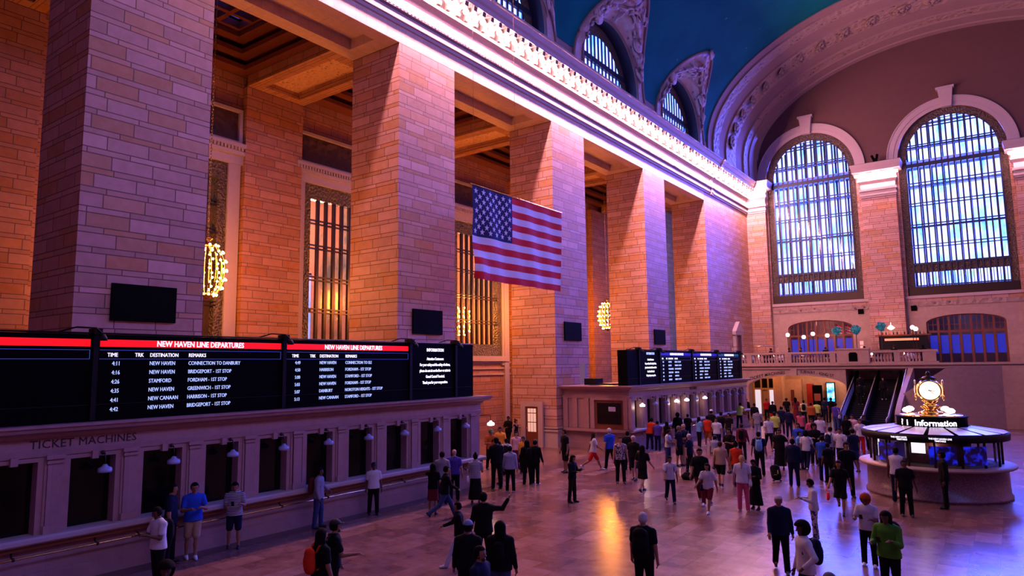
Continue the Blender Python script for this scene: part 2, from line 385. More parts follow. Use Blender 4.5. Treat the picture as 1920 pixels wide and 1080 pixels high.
# lunettes: carved surface from each clerestory arch out to the vault edge
def lunette(yc, vis):
    HW, SP = 4.35, 26.1
    N, K = 72, 26
    def wall(t):
        s = t*2-1
        L = 1.6; tot = 2*L+math.pi*HW; d = t*tot
        if d < L: return (XW-.12, yc-HW, SP-L+d)
        if d > tot-L: return (XW-.12, yc+HW, SP-(d-(tot-L)))
        a = (d-L)/HW; return (XW-.12, yc-HW*math.cos(a), SP+HW*math.sin(a))
    # vault edge, parametrised by height up one side and down the other
    E = [(-5.6, 24.5), (-5.6, 25.2)]; n = 40
    for i in range(1, n): 
        dy = -5.6*math.cos(i/n*math.pi/2); E.append((dy, lun_z(dy)))
    E.append((0, 32.3)); E = E+[(-a, z) for a, z in E[-2::-1]]
    E = np.array([(vx(z) if z > ZV else XW-.12, yc+a, z) for a, z in E])
    seg = np.r_[0, np.cumsum(np.linalg.norm(np.diff(E, axis=0), axis=1))]; seg /= seg[-1]
    G = np.zeros((N+1, K+1, 3))
    for i in range(N+1):
        w = np.array(wall(i/N)); e = np.array([np.interp(i/N, seg, E[:, j]) for j in range(3)])
        for j in range(K+1):
            q = j/K; G[i, j] = w+(e-w)*q
    # carved relief: bulging foliage in the middle of the field
    R = np.random.RandomState(int(yc*10) % 997); bumps = R.rand(150, 3)
    I, J = np.meshgrid(np.arange(N+1)/N, np.arange(K+1)/K, indexing='ij')
    h = np.zeros_like(I)
    for u, v, r in bumps:
        v = .22+.56*v; u = .14+.72*u; rad = .006+.016*r
        h += (.10+.16*r)*np.exp(-(((I-u)/rad)**2+((J-v)/(rad*3.2))**2))
    h += .30*np.exp(-(((I-.5)/.03)**2+((J-.55)/.2)**2))
    h = np.minimum(h, .42); edge = np.clip(np.minimum(J, 1-J)/.16, 0, 1)*np.clip(np.minimum(I, 1-I)/.1, 0, 1); h *= edge
    G[:, :, 0] += h*.55; G[:, :, 2] -= h*.8
    l = MB(); 
    core = G
    l.grid(core, 0)
    # smooth rim mouldings
    l.tube([tuple(p) for p in G[:, K]], .13, 6, 1); l.tube([tuple(p+np.array((0.04, 0, 0))) for p in G[:, 0]], .10, 6, 1)
    # reveal of the window behind
    W = np.array([wall(i/N) for i in range(N+1)]); W2 = W.copy(); W2[:, 0] -= 1.25
    l.grid(np.stack([W2, W], 1), 2)
    root = l.build('lunette', [M['relief'], M['plaster'], M['iron']], None, 'carved stone lunette around the '+vis, 'relief', 'carved lunettes of the vault')
    f = MB()
    for q in range(46):
        i = R.uniform(.14, .86)*N; j = R.uniform(.30, .70)*K; pts = []; di, dj = R.uniform(-1.6, 1.6), R.uniform(-2.2, 2.2)
        for s_ in range(6):
            ii, jj = min(N, max(0, i)), min(K-2, max(2, j)); a = G[int(ii), int(jj)]; pts.append((a[0]+.16, a[1], a[2]-.10)); i += di; j += dj; di, dj = di*.8+R.uniform(-.9, .9), dj*.7+R.uniform(-1.2, 1.2)
        f.tube(pts, [.05, .12, .14, .11, .07, .02], 6)
    m_ = G[int(N*.70), int(K*.5)]; f.sphere((m_[0]+.1, m_[1], m_[2]-.1), .62, 16, 0, (.4, 1, 1)); m_ = G[int(N*.30), int(K*.5)]; f.sphere((m_[0]+.1, m_[1], m_[2]-.1), .62, 16, 0, (.4, 1, 1))
    for q in range(7): a = -1+q/3; f.tube([(G[N//2, K][0], yc, 31.7), (G[N//2, K][0]+.15, yc+.35*a, 32.1), (G[N//2, K][0]+.25, yc+.5*a, 32.5-.15*abs(a))], [.12, .1, .03], 5)
    f.build('carved_figures', M['relief'], root)
    return root
CLAB = ['clerestory window hidden at the near end', 'clerestory window at the near end', 'clerestory window before the one cut by the frame top', 'clerestory window cut by the top of the frame', 'tall middle clerestory window', 'clerestory window nearest the end arch']
def arc_clip(y, yc, r, sp): 
    d = abs(y-yc); return sp+math.sqrt(max(0, r*r-d*d)) if d < r else sp
for k, yc in enumerate(WC):
    lunette(yc, CLAB[k])
    w = thing('window_%d' % (k+4), None, None, (XW-1.1, yc, 24.4)); w['kind'] = 'structure'
    x = XW-1.2; g = MB(); f = MB(); bars = MB()
    ycs = np.linspace(-4.3, 4.3, 15)
    for i in range(14):
        a, c = yc+ycs[i], yc+ycs[i+1]; g.quad((x-.1, a, 24.4), (x-.1, c, 24.4), (x-.1, c, arc_clip(c, yc, 4.3, 26.1)), (x-.1, a, arc_clip(a, yc, 4.3, 26.1)))
    g.build('pane', None or M.setdefault('skyglass', None) or M['darkglass'], w) if False else None
    for i, a in enumerate(np.arange(-3.9, 3.91, .56)):
        zt = arc_clip(yc+a, yc, 3.9, 26.1); bars.box(x-.04, x+.04, yc+a-.09, yc+a+.09, 24.4, zt)
    bars.box(x-.08, x+.14, yc-4.3, yc+4.3, 27.35, 27.75); bars.box(x-.08, x+.1, yc-4.3, yc+4.3, 24.9, 25.05)
    n = 40
    ring = MB(); A = []; B = []
    for i in range(n+1):
        t = math.pi*i/n; A.append((x+.12, yc-3.45*math.cos(t), 26.1+3.45*math.sin(t))); B.append((x+.12, yc-4.4*math.cos(t), 26.1+4.4*math.sin(t)))
    ring.grid(np.stack([A, B], 1)); ring.box(x, x+.12, yc-4.4, yc-3.8, 24.4, 26.1); ring.box(x, x+.12, yc+3.8, yc+4.4, 24.4, 26.1)
    bars.build('mullions', M['iron'], w); ring.build('frame', M['bronzelace'], w)
    WIN = (w, yc, x)
    gl = MB(); 
    for i in range(14):
        a, c = yc+ycs[i], yc+ycs[i+1]; gl.quad((x-.1, a, 24.4), (x-.1, c, 24.4), (x-.1, c, arc_clip(c, yc, 4.3, 26.1)), (x-.1, a, arc_clip(a, yc, 4.3, 26.1)))
    if 'pane' not in M:
        t = NT('thin_window_glass'); tr = t.node('ShaderNodeBsdfTransparent'); gs = t.node('ShaderNodeBsdfGlossy'); gs.inputs[1].default_value = .1
        o = t.node('ShaderNodeTexCoord').outputs['Object']
        mp = t.node('ShaderNodeMapping'); mp.inputs['Scale'].default_value = (1, 1, .35); t.l.new(o, mp.inputs[0])
        c = t.ramp(t.noise(.75, 4, mp.outputs[0], .65), [(.34, (.22, .55, .95)), (.44, (.62, .95, 1)), (.50, (1, 1, 1))]); t.l.new(c, tr.inputs[0])
        mx = t.node('ShaderNodeMixShader'); mx.inputs[0].default_value = .05; t.l.new(tr.outputs[0], mx.inputs[1]); t.l.new(gs.outputs[0], mx.inputs[2]); t.l.new(mx.outputs[0], t.out.inputs[0]); M['pane'] = t.m
    gl.build('pane', M['pane'], w)
# ------------------------------------------------------------------ end arch of the vault
APROF = [(63.9, -.15), (63.95, .12), (64.9, .14), (65.0, .30), (66.5, .34), (66.6, .2), (68.2, .28), (68.3, .45), (70.7, .62), (70.8, .5), (72.4, .72), (72.5, .9), (73.6, .98), (73.7, 1.12), (75.0, 1.2), (75.1, 1.35), (75.75, 1.4)]
AMAT = [0, 0, 0, 1, 0, 0, 0, 1, 0, 0, 0, 1, 0, 0, 0, 0]
arch = MB(); T = np.linspace(0, math.pi, 97)
def arch_pt(y, s, t):
    c, sn = math.cos(t), math.sin(t)
    return (CX-(VA-s)*c, y, ZV+(VB-s*.75)*sn)
for i in range(len(APROF)-1):
    (ya, sa), (yb, sb) = APROF[i], APROF[i+1]
    g = [[(CX-(VA-s), y, 24.3) for y, s in ((ya, sa), (yb, sb))]]+[[arch_pt(ya, sa, t), arch_pt(yb, sb, t)] for t in T]+[[(CX+(VA-s), y, 24.3) for y, s in ((ya, sa), (yb, sb))]]
    arch.grid(g, AMAT[i], True)
endarch = arch.build('trim_4', [M['plaster'], M['guilloche']], kind='structure')
ro = MB()
ro.lathe((0, 0, 0), [(.50, 0), (.62, .06), (.50, .13), (.18, .05), (.16, .16), (0.01, .2)], 14, 0)
for k in range(9):
    a = 2*math.pi*k/9; ro.sphere((.33*math.cos(a), .33*math.sin(a), .08), .12, 6, 1, (1, 1, .7))
rme = ro.mesh('rosette', [M['guilloche'], M['plaster']])
for i in range(1, 24):
    t = math.pi*i/24; p = Vector(arch_pt(69.5, .56, t)); nrm = (Vector((CX, 69.5, ZV))-p).normalized()
    o = bpy.data.objects.new('rosette', rme); COL.objects.link(o); o.parent = endarch
    o.rotation_euler = nrm.to_track_quat('Z', 'Y').to_euler(); o.location = p-WL(endarch); o.scale = (1.35, 1.35, 1)
# ------------------------------------------------------------------ walls with arched openings (columns of quads)
def arch_wall(mb, y, xs0, xs1, zlo, ztop, ops, d=1.0, step=.12, mi=0, rmi=0, sgn=1):
    """ops: (xc, hw, zb, spring, rise) elliptical heads; front face at y, reveal back by d"""
    xs = list(np.arange(xs0, xs1, step))+[xs1]
    for xc, hw, *_ in ops: xs += [xc-hw, xc+hw]+list(xc+hw*np.sin(np.linspace(-math.pi/2, math.pi/2, 33)))
    xs = sorted(set(round(float(x), 4) for x in xs if xs0-1e-6 <= x <= xs1+1e-6))
    def top(x): return ztop(x) if callable(ztop) else ztop
    for a, c in zip(xs[:-1], xs[1:]):
        m_ = (a+c)/2; op = [o for o in ops if abs(m_-o[0]) < o[1]]
        if not op: mb.quad((a, y, zlo), (c, y, zlo), (c, y, top(c)), (a, y, top(a)), mi); continue
        xc, hw, zb, sp, rise = op[0]
        za, zc = [sp+rise*math.sqrt(max(0, 1-((x-xc)/hw)**2)) for x in (a, c)]
        if zb > zlo+.01: mb.quad((a, y, zlo), (c, y, zlo), (c, y, zb), (a, y, zb), mi); mb.quad((a, y, zb), (c, y, zb), (c, y+d, zb), (a, y+d, zb), rmi)
        mb.quad((a, y, za), (c, y, zc), (c, y, top(c)), (a, y, top(a)), mi)
        mb.quad((a, y, za), (a, y+d, za), (c, y+d, zc), (c, y, zc), rmi)
    for xc, hw, zb, sp, rise in ops:
        for s in (-1, 1):
            x = xc+s*hw
            if xs0 <= x <= xs1: mb.quad((x, y, zb), (x, y+d, zb), (x, y+d, sp), (x, y, sp), rmi)
EW = [-15.93, -3.3, 9.33]
def tymp(x):
    v = 1-((x-CX)/(VA-1.4))**2; return ZV+(VB-1.05)*math.sqrt(max(0, v))
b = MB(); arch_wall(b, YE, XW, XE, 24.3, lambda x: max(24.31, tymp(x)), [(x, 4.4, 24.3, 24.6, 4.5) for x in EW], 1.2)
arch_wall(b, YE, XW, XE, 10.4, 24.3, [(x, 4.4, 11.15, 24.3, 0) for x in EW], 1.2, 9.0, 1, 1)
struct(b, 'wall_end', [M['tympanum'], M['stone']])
b = MB(); arch_wall(b, YE, XW, XE, 0, 10.4, [(-15.85, 3.1, 4.4, 8.45, .78), (-3.3, 3.1, 4.4, 8.45, .78), (9.25, 3.1, 4.4, 8.45, .78)], .9, .5)
struct(b, 'wall_end.001', M['plain'])
# pilasters, string course, archivolts and keystones of the end wall
def end_capital(mb, x0, x1, yf):
    for a, z in zip(range(99), ()): pass
    P = [(0, 21.1), (.08, 21.12), (.08, 21.28), (.2, 21.3), (.2, 21.5), (.1, 21.54), (.1, 21.72), (.28, 21.74), (.28, 21.98), (.05, 22.0), (.05, 22.5), (.35, 22.7), (.42, 22.74), (.42, 22.90), (.3, 22.92), (.3, 23.55), (1.08, 23.58), (1.08, 23.85), (1.25, 24.18), (1.28, 24.34), (0, 24.4)]
    N_ = len(P); ring = []
    for a, z in P: ring.append([(x0-a*.55, YE, z), (x0-a*.55, yf-a, z), (x1+a*.55, yf-a, z), (x1+a*.55, YE, z)])
    mb.grid(ring, 0, False); mb.quad((x0-.7, YE, 24.36), (x0-.7, yf-1.28, 24.36), (x1+.7, yf-1.28, 24.36), (x1+.7, YE, 24.36))
PX = [(-22.47, -20.45, 'corner stone pilaster beside the left end window', 3), (-11.05, -8.0, 'broad stone pilaster between the left and middle end windows', 7), (1.4, 4.45, 'broad stone pilaster right of the middle end window', 7), (13.9, 15.88, 'corner stone pilaster at the right end of the end wall', 3)]
SL = {PX[0][2]: 'left corner pilaster', PX[1][2]: 'pilaster between the first two windows', PX[2][2]: 'pilaster right of the middle window', PX[3][2]: 'right corner pilaster'}
for x0, x1, lab, nb in PX:
    p = MB().box(x0, x1, YE-.65, YE, 4.4, 24.3).build('stone_pilaster', M['stone'], None, lab, 'pillar', 'pilasters of the end wall')
    q = MB(); end_capital(q, x0, x1, YE-.65)
    for x in np.arange(x0, x1, .24): q.box(x, x+.12, YE-.99, YE-.94, 21.76, 21.96)
    q.build('capital', M['moulding'], p)
    for k in range(nb):
        x = x0-.25+(x1-x0+.5)*(k/(nb-1) if nb > 1 else .5)
        o = bpy.data.objects.new('light_bulb', bulbme); COL.objects.link(o); o.location = (x, YE-.65-.74, 23.28); tag(o, 'glowing bulb under the capital of the '+SL[lab], 'light bulb', 'bulbs of the '+SL[lab])
        if k % 2 == 0: point('bulb_light', (x, YE-.65-.80, 23.0), 230, BULB, .15)
b = MB(); b.box(-20.4, -11.1, YE-.14, YE, 10.85, 11.12); b.box(-20.4, -11.1, YE-.06, YE, 10.1, 10.55, 1); b.box(-7.95, 1.35, YE-.14, YE, 10.85, 11.12); b.box(-7.95, 1.35, YE-.06, YE, 10.1, 10.55, 1)
for xc in EW:
    for r0, r1, dd in ((4.4, 4.75, .10), (4.75, 5.25, .16), (5.25, 5.35, .22)):
        n = 48; F = []; 
        for i in range(n+1):
            t = math.pi*i/n; c, s_ = math.cos(t), math.sin(t)
            F.append([(xc-r0*c, YE, 24.6+r0*1.02*s_), (xc-r0*c, YE-dd, 24.6+r0*1.02*s_), (xc-r1*c, YE-dd, 24.6+r1*1.02*s_), (xc-r1*c, YE, 24.6+r1*1.02*s_)])
        b.grid(F, 0, False)
    b.extrude([(xc-.42, 29.0), (xc+.42, 29.0), (xc+.62, 30.75), (xc-.62, 30.75)], 'y', YE-.45, YE); b.box(xc-.75, xc+.75, YE-.55, YE, 30.75, 30.95)
struct(b, 'trim_5', [M['moulding'], M['guilloche']])
# end windows: bronze lattice border, mullions, transoms, panes
def end_window(idx, xc):
    w = thing('window_%d' % idx, None, None, (xc, YE+.6, 11.15)); w['kind'] = 'structure'
    y = YE+.45; HW = 4.4; SPR = 24.6
    def ztop(x, r): return SPR+1.02*math.sqrt(max(0, r*r-(x-xc)**2))
    fr = MB()
    for s in (-1, 1): fr.box(xc+s*HW-(.0 if s < 0 else .62), xc+s*HW+(.62 if s < 0 else 0), y-.1, y+.1, 12.0, SPR)
    n = 48; ins, outs = [], []
    for i in range(n+1):
        t = math.pi*i/n; ins.append((xc-3.72*math.cos(t), y-.08, SPR+3.72*1.02*math.sin(t))); outs.append((xc-4.45*math.cos(t), y-.08, SPR+4.45*1.02*math.sin(t)))
    fr.grid(np.stack([ins, outs], 1)); fr.box(xc-HW, xc+HW, y-.12, y+.1, 11.15, 12.0, 1)
    fr.build('frame', [M['bronzelace'], M['bronze']], w)
    mu = MB(); nb = 16; xs = np.linspace(xc-HW+.62, xc+HW-.62, nb)
    for x in xs: mu.box(x-.065, x+.065, y-.16, y+.16, 12.0, ztop(x, 3.75))
    mu.build('mullions', M['iron'], w)
    tr = MB()
    for z in (25.80, 22.02, 20.02, 15.9, 27.75):
        if z > SPR: hw = math.sqrt(max(0, 3.9**2-((z-SPR)/1.02)**2))
        else: hw = 3.8
        tr.box(xc-hw, xc+hw, y-.10, y+.1, z-.17, z-.09); tr.box(xc-hw, xc+hw, y-.10, y+.1, z+.09, z+.17)
    tr.box(xc-3.8, xc+3.8, y-.2, y+.2, 23.72, 24.08)
    for z in (17.9,): tr.box(xc-3.8, xc+3.8, y-.1, y+.1, z-.2, z-.1); tr.box(xc-3.8, xc+3.8, y-.1, y+.1, z+.1, z+.2)
    tr.box(xc-3.8, xc+3.8, y-.14, y+.14, 14.1, 14.3)
    tr.build('transoms', M['iron'], w)
    la = MB()
    for i in range(nb-1):
        a, c = xs[i], xs[i+1]; la.box(a, c, y-.05, y+.05, 13.35, 14.1)
        for z in (28.0, 28.25): la.box(a, c, y-.03, y+.03, z-.03, z+.03) if ztop((a+c)/2, 3.75) > z else None
        la.box((a+c)/2-.03, (a+c)/2+.03, y-.03, y+.03, 12.0, 13.5)
    la.build('lattice_panels', M['bronzelace'], w)
    g = MB(); N_ = 30
    for i in range(N_):
        a, c = [xc-HW+2*HW*j/N_ for j in (i, i+1)]; g.quad((a, y+.3, 11.6), (c, y+.3, 11.6), (c, y+.3, ztop(c, 4.4)), (a, y+.3, ztop(a, 4.4)))
    # the far side of the double glazing: a second set of thick posts with walkways
    cat = MB()
    for z in (12.2, 14.2, 18.0, 22.0, 23.9, 26): cat.box(xc-HW, xc+HW, y+.9, y+1.7, z-.05, z+.05)
    for x in xs[::2]: cat.box(x-.09, x+.09, y+1.5, y+1.66, 11.5, ztop(x, 4.2))
    g.build('pane', M['pane'], w); cat.build('inner_walkways', M['iron'], w)
for i, xc in enumerate(EW): end_window(i+1, xc)
# far wall lower openings: wooden frames with dark interior
for k, xc in enumerate((-15.85, -3.3, 9.25)):
    w = thing('window_%d' % (k+10), None, None, (xc, YE+.4, 4.4)); w['kind'] = 'structure'; y = YE+.3
    m = MB(); 
    def zt(x): return 8.45+.78*math.sqrt(max(0, 1-((x-xc)/3.1)**2))
    for x in np.linspace(xc-3.02, xc+3.02, 8): m.box(x-.09, x+.09, y-.08, y+.08, 4.4, zt(x))
    m.box(xc-3.1, xc+3.1, y-.09, y+.09, 7.55, 7.75)
    for x in np.linspace(xc-3.02, xc+3.02, 15)[1::2]: m.box(x-.025, x+.025, y-.03, y+.03, 7.75, zt(x))
    m.box(xc-3.1, xc+3.1, y-.03, y+.03, 8.28, 8.33)
    F = [[(x, y-.1, zt(x)-.12), (x, y-.1, zt(x)+.02)] for x in np.linspace(xc-3.1, xc+3.1, 30)]; m.grid(F)
    m.build('frame', M['wood'], w)
    rm = MB().box(xc-3.2, xc+3.2, y+.25, y+3.4, 4.3, 9.4); rm.f = [f for i, f in enumerate(rm.f)]
    # warm plaster room beyond the glazing
    b = MB(); b.quad((xc-3.3, y+3, 4.4), (xc+3.3, y+3, 4.4), (xc+3.3, y+3, 9.6), (xc-3.3, y+3, 9.6)).quad((xc-3.3, y, 9.6), (xc+3.3, y, 9.6), (xc+3.3, y+3, 9.6), (xc-3.3, y+3, 9.6)).quad((xc-3.3, y, 4.4), (xc-3.3, y+3, 4.4), (xc-3.3, y+3, 9.6), (xc-3.3, y, 9.6)).quad((xc+3.3, y, 4.4), (xc+3.3, y+3, 4.4), (xc+3.3, y+3, 9.6), (xc+3.3, y, 9.6)).quad((xc-3.3, y, 4.4), (xc+3.3, y, 4.4), (xc+3.3, y+3, 4.4), (xc-3.3, y+3, 4.4))
    b.build('room_lining', M['plain'], w)
    bp = MB()
    for x in np.linspace(xc-2.6, xc+2.6, 7): bp.box(x-.3, x+.3, y+.1, y+.14, 5.6, 7.3)
    bp.build('blue_lit_panes', mat('blue_lit_pane', (.01, .015, .1), .4, emit=(.012, .02, .42), es=.9), w)
    if k < 2: point('room_lamp', (xc, y+1.6, 9.0), 30 if k == 0 else 12, (1, .35, .3) if k == 0 else (.2, .3, 1), .2)
# right and back walls closing the hall (never in the photograph)
b = MB().box(XE, XE+.5, -14, 78, 0, 26.5); struct(b, 'wall_right', M['stone'])
b = MB().box(-44, XE+.5, -14.5, -14, 0, 38); struct(b, 'wall_back', M['stone'])
b = MB(); b.extrude([(XE-a, z) for a, z in CORN], 'y', -14, YE); struct(b, 'trim_6', M['moulding'])
# ------------------------------------------------------------------ the aisle behind the piers
b = MB(); XB = -33.1
WINS = [(14.0, 19.9), (24.8, 30.65), (38.15, 44.0)]
edges = [-14]+[e for w in WINS for e in w]+[84]
for i in range(0, len(edges), 2): b.box(XB-.6, XB, edges[i], edges[i+1], 0, 23.6)
for y0, y1 in WINS: b.box(XB-.6, XB, y0, y1, 0, 5.7); b.box(XB-.6, XB, y0, y1, 15.85, 23.6)
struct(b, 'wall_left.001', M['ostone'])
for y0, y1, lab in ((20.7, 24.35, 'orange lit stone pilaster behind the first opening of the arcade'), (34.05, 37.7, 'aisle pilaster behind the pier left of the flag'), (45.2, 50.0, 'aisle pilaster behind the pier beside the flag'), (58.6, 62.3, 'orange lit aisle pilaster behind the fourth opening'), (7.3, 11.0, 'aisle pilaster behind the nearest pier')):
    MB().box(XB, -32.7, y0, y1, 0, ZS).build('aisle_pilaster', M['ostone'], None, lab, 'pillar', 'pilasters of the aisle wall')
# beams and coffered ceiling of the aisle
b = MB()
for y0, y1 in ((7.3, 11), (20.7, 24.35), (34.05, 37.7), (47.4, 51.05), (60.75, 64.4)):
    b.box(-32.7, -25.75, y0, y0+.7, ZS, 22.4); b.box(-32.7, -25.75, y1-.7, y1, ZS, 22.4); b.box(-32.7, -25.75, y0+.7, y1-.7, ZS+.35, 22.4, 1)
    b.box(-32.7, -32.1, y0, y1, ZS, 22.4); b.box(-26.4, -25.75, y0, y1, ZS, 22.4)
    for s in (0, 1): b.box(-32.0, -26.5, (y0+.7 if s == 0 else y1-.85), (y0+.85 if s == 0 else y1-.7), ZS+.12, ZS+.35)
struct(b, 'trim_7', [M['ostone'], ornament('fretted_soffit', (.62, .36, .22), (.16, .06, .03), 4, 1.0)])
b = MB(); b.box(-33.2, -25.7, -14, 84, 23.5, 23.7)
for y0, y1 in ((11, 20.7), (24.35, 34.05), (37.7, 47.4), (51.05, 60.75)):
    for k in range(3):       # stepped coffer mouldings
        e = .55*k; z = 20.9+.55*k
        for (xa, xb, ya, yb) in ((-33.1, -32.7+e+.5, y0, y1), (-26.3-e, -25.7, y0, y1), (-33, -25.7, y0, y0+e+.5), (-33, -25.7, y1-e-.5, y1)): b.box(xa, xb, ya, yb, z, z+.25)
    xs = np.linspace(-31, -27.4, 4)
    for x in xs: b.box(x-.12, x+.12, y0+1.6, y1-1.6, 22.3, 22.7)
    for y in np.arange(y0+1.6, y1-1.5, 1.3): b.box(-31.1, -27.3, y-.12, y+.12, 22.3, 22.7)
struct(b, 'ceiling.001', M['wood'])
t = NT('blue_skylight_glass'); o = t.node('ShaderNodeTexCoord').outputs['Object']
c = t.ramp(t.noise(.8, 3, o), [(.42, (.0, .0, .02)), (.56, (.06, .10, .8))]); t.set(color=(.01, .01, .05), rough=.4, emit=c, es=.75)
for k, (y0, y1) in enumerate(((11, 20.7), (24.35, 34.05), (37.7, 47.4))):
    MB().quad((-31, y0+1.7, 22.9), (-27.4, y0+1.7, 22.9), (-27.4, y1-1.7, 22.9), (-31, y1-1.7, 22.9)).build('skylight', t.m, None, ['blue lit skylight panes in the aisle ceiling by the nearest pier', 'blue lit skylight panes in the aisle ceiling above the flag', 'blue lit skylight panes in the aisle ceiling of the third opening'][k], 'skylight', 'aisle skylights')
# aisle windows: bronze grilles, dark relief panel and moulded lintel above each
for k, (y0, y1) in enumerate(WINS):
    w = thing('window_%d' % (k+13), None, None, (XB, (y0+y1)/2, 5.7)); w['kind'] = 'structure'
    f = MB(); f.box(XB-.35, XB+.05, y0, y0+.5, 5.7, 15.85).box(XB-.35, XB+.05, y1-.5, y1, 5.7, 15.85).box(XB-.35, XB+.05, y0, y1, 14.95, 15.85).box(XB-.35, XB+.05, y0, y1, 5.7, 6.6)
    f.build('frame', M['bronzelace'], w)
    m = MB()
    for y in np.linspace(y0+.5, y1-.5, 9)[1:-1]: m.box(XB-.16, XB+.02, y-.09, y+.09, 6.6, 15)
    for z in (8.3, 10.2, 12.1, 13.6): m.box(XB-.2, XB+.05, y0+.4, y1-.4, z-.13, z-.07); m.box(XB-.2, XB+.05, y0+.4, y1-.4, z+.07, z+.13)
    m.build('grille', M['bronze'], w)
    MB().quad((XB-.4, y0, 5.7), (XB-.4, y1, 5.7), (XB-.4, y1, 15.85), (XB-.4, y0, 15.85)).build('pane', M['pane'], w)
    fr = MB(); fr.box(XB, XB+.16, y0-.7, y0, 5.0, 15.9).box(XB, XB+.16, y1, y1+.7, 5.0, 15.9)
    fr.box(XB, XB+.22, y0-.8, y1+.8, 15.85, 16.35).box(XB, XB+.38, y0-.8, y1+.8, 16.35, 16.55).box(XB, XB+.5, y0-.8, y1+.8, 16.75, 16.95).box(XB, XB+.14, y0-.8, y1+.8, 16.55, 16.75)
    for y in np.arange(y0-.75, y1+.7, .2): fr.box(XB+.38, XB+.46, y, y+.11, 16.56, 16.74)
    fr.box(XB, XB+.3, y0-.8, y1+.8, 5.3, 5.7)
    fr.build('moulded_surround', M['moulding'], w)
    pl = MB(); pl.box(XB+.02, XB+.10, y0-.5, y1+.5, 17.1, 18.75, 0); 
    for (a, c, e, g) in ((y0-.7, y1+.7, 17.0, 17.12), (y0-.7, y1+.7, 18.72, 18.9), (y0-.7, y0-.5, 17.0, 18.9), (y1+.5, y1+.7, 17.0, 18.9)): pl.box(XB, XB+.25, a, c, e, g, 1)
    pl.build('relief_panel', [ornament('dark_bronze_relief', (.05, .014, .006), (.001, .001, .001), 2.0, 1.0, .7), M['moulding']], w)
# rooms behind the aisle windows
b = MB(); b.box(-42.3, -42, -14, 84, 0, 20); b.box(-42, -25.7, 83, 83.3, 0, 24); b.box(-42, -25.7, -14.3, -14, 0, 24)
for y in (10, 22.4, 34.5, 47, 64): b.box(-42, XB-.6, y, y+.3, 0, 20)
b.box(-42, XB-.6, -14, 84, 18.6, 18.8)
for y in np.arange(11, 60, 2.6): b.box(-42, XB-.6, y, y+.5, 17.9, 18.6)
struct(b, 'wall_left.002', stone('back_room_stone', (.7, .55, .55), 6, .99, 9, .001, .6, 0))
for y in (30.2, 31.5, 44.2): 
    w = MB().box(-41.98, -41.9, y, y+.75, 7.0, 12.0, 0)
    for z in (7, 9.2, 11.9): w.box(-41.95, -41.85, y, y+.75, z-.08, z+.08, 1)
    o = w.build('window_%d' % (18+int(y) % 7), [mat('daylit_blue_pane', (.2, .3, .8), .3, emit=(.16, .28, 1), es=1.3), M['bronze']], kind='structure')
point('back_room_light', (-37.5, 28.5, 14.5), 5200, (1, .38, .24), .8)
point('back_room_light', (-37.5, 41, 14.5), 3400, (1, .34, .18), .8)
point('back_room_light', (-37.5, 16, 15), 260, (1, .36, .22), .8)
# passage wall panels below the third window
b = MB()
for z in (5.2, 4.75, 4.3): b.box(XB, XB+.12, 36, 46, z-.06, z+.06)
b.box(XB, XB+.2, 44.3, 44.9, 0, 15.8); struct(b, 'trim_8', M['moulding'])

sp_ = MB().box(-9.75, -9.35, YE-1.0, YE-.7, 24.42, 24.95).tube([(-9.7, YE-.95, 24.9), (-9.8, YE-1.2, 25.2)], .12, 8).tube([(-9.4, YE-.95, 24.9), (-9.3, YE-1.2, 25.25)], .12, 8)
sp_.build('floodlight', M['black'], None, 'small black double floodlight on top of the middle pilaster capital', 'floodlight')
